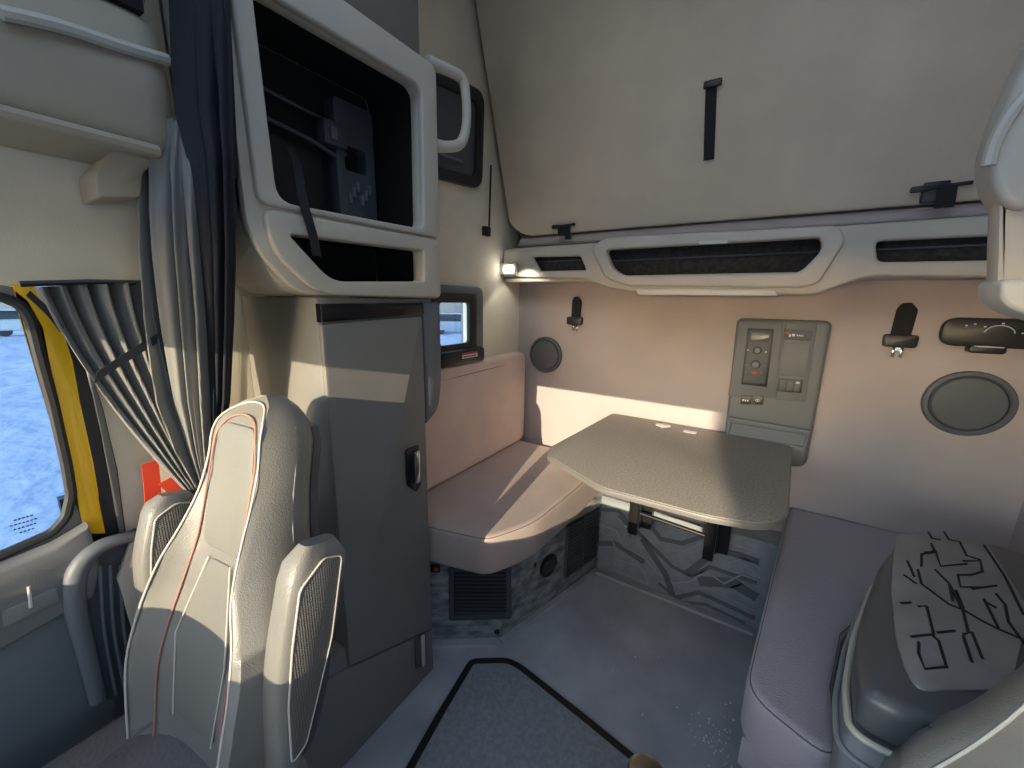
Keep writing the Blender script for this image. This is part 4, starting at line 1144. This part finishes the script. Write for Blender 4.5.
def car(name, label, c, yaw, col, s=1.0, pickup=False):
    t = thing(name, label, 'car', (c[0], c[1], -1.3), 'parked cars')
    T = Matrix.Translation((c[0], c[1], -1.3)) @ Matrix.Rotation(yaw, 4, 'Z') @ Matrix.Scale(s, 4)
    def fr(u, v, w): return T @ Vector((u, w, v))
    body = rp([(-2.3, .35), (2.3, .35), (2.35, .8), (2.2, 1.0), (1.2, 1.08), (-2.2, 1.1), (-2.35, .9)], .1)
    b = MB(); b.slab(body, [], -.9, .9, fr, col, r=.08); bd = b.build('body', t)
    cab_ = rp([(1.2, 1.02), (.6, 1.62), (-.7 if pickup else -1.7, 1.65), (-1.0 if pickup else -2.1, 1.05)], .1)
    b = MB(); b.slab(cab_, [], -.78, .78, fr, 'car_glass', r=.06); b.build('cabin', t)
    b = MB(); b.slab(rp([(.65, 1.60), (-.7 if pickup else -1.7, 1.62), (-.65 if pickup else -1.65, 1.68), (.5, 1.67)], .02), [], -.74, .74, fr, col, r=.02); b.build('roof', t)
    for u in (-1.45, 1.45):
        for w in (-.88, .70):
            b = MB(); p = fr(u, .35, w); ax = fr(0, 0, 1) - fr(0, 0, 0)
            b.lathe([(.001, 0), (.34 * s, .0), (.35 * s, .04), (.35 * s, .16), (.33 * s, .19), (.001, .19)], p, ax, 'black_plastic', 24); b.build('wheel', t)
car('parked_car', 'grey car parked on the snow seen through the passenger door window', (-42, 5.2), PI / 2 + .1, 'car_white')
car('parked_car', 'blue car parked outside seen through the small rear side window', (-21.5, 25.2), .9, 'car_paint')
b = MB()
for x, y, w_, h_, d_2 in ((-60, 60, 14, 3.2, 1), (-90, 20, 30, 2.0, 1)): b.box((x - 4, y - w_, -1.3), (x + 4, y + w_, -1.3 + h_), 'beige_building', r=.1)
tag(b.build('warehouse_building'), 'low beige building beyond the parked blue car', 'building')
b = MB(); b.box((.30 + AZ * 13.05, -14, -1.3), (34, -9, 10), 'beige_building', r=.1)  # added out of view; its edge cuts the sunlight across the table
tag(b.build('sun_blocker_building'), 'large plain block added out of view in front of the truck to block the sun', 'building')
b = MB(); L = []
for i in range(60):
    y = -60 + i * 7; h = 6 + 9 * vn(i * .3, 3) + 3 * vn(i * .9, 8)
    L.append([(-400, y, -1.3), (-380, y, h * .6), (-360, y, h), (-340, y, h * .55), (-320, y, -1.3)])
b.loft(L, 'hill_green'); o = b.build('hill_range'); o['kind'] = 'structure'

# ------------------------------------------------------------------ light
w = bpy.data.worlds.new('World'); bpy.context.scene.world = w; w.use_nodes = True
nt = w.node_tree; bg = nt.nodes['Background']
sky = nt.nodes.new('ShaderNodeTexSky'); sky.sky_type = 'NISHITA'; sky.sun_disc = False; sky.sun_elevation = math.radians(14); sky.sun_rotation = math.radians(180 - 8)
sky.altitude = 300; sky.dust_density = .6
mxs = nt.nodes.new('ShaderNodeMixRGB'); mxs.inputs[0].default_value = .25; mxs.inputs[2].default_value = (1.02, .99, .95, 1)
nt.links.new(sky.outputs[0], mxs.inputs[1]); nt.links.new(mxs.outputs[0], bg.inputs[0]); bg.inputs[1].default_value = 1.08
sd = Vector((-AZ, 1, -SLP)).normalized()
sl = bpy.data.lights.new('Sun', 'SUN'); sl.energy = 6.1; sl.angle = math.radians(.25); sl.color = (1, .84, .61)
so_ = bpy.data.objects.new('Sun', sl); C.objects.link(so_); so_.rotation_euler = sd.to_track_quat('-Z', 'Y').to_euler()
# the lit reading lamp
pl = bpy.data.lights.new('ReadingLamp', 'SPOT'); pl.energy = 1.0; pl.spot_size = 2.2; pl.shadow_soft_size = .02; pl.color = (1, .95, .85)
po_ = bpy.data.objects.new('ReadingLamp', pl); C.objects.link(po_); po_.location = (c.x * 0 - 1.10, YS - .06, 1.66); po_.rotation_euler = (.4, 0, 0)
# portals in the front, side and added roof openings so daylight is sampled well
def portal(loc, direction, sx, sy):
    l = bpy.data.lights.new('Portal', 'AREA'); l.shape = 'RECTANGLE'; l.size = sx; l.size_y = sy; l.cycles.is_portal = True
    o = bpy.data.objects.new('Portal', l); C.objects.link(o); o.location = loc; o.rotation_euler = Vector(direction).to_track_quat('-Z', 'Z').to_euler()
portal((-.27, -.95, (ZD + ZH) / 2), (0, 1, 0), 2.25, ZH - ZD)
portal((XR + .02, -.275, 1.45), (-1, 0, 0), 1.05, .8)
portal((-.20, -.43, 3.12), (0, 0, -1), 1.4, .74)
portal((-.20, .41, 3.12), (0, 0, -1), 1.4, .74)
portal((XD - .06, -.18, 1.22), (1, 0, 0), .75, .62)

# ------------------------------------------------------------------ camera
cd = bpy.data.cameras.new('Camera'); cd.sensor_width = 36; cd.lens = F_PX / 1024 * 36; cd.clip_start = .02; cd.clip_end = 1000
cam = bpy.data.objects.new('Camera', cd); C.objects.link(cam)
R = Matrix(((RM[0][0], -RM[0][1], -RM[0][2]), (RM[1][0], -RM[1][1], -RM[1][2]), (RM[2][0], -RM[2][1], -RM[2][2])))
cam.matrix_world = Matrix.Translation(EYE) @ R.to_4x4()
bpy.context.scene.camera = cam
sc = bpy.context.scene
sc.view_settings.view_transform = 'Standard'; sc.view_settings.look = 'None'; sc.view_settings.gamma = 1; sc.view_settings.use_curve_mapping = False
sc.view_settings.exposure = 0.2
sc.cycles.max_bounces = 10; sc.cycles.diffuse_bounces = 6; sc.cycles.sample_clamp_indirect = 8
for o in bpy.data.objects:
    if '_o' in o: del o['_o']
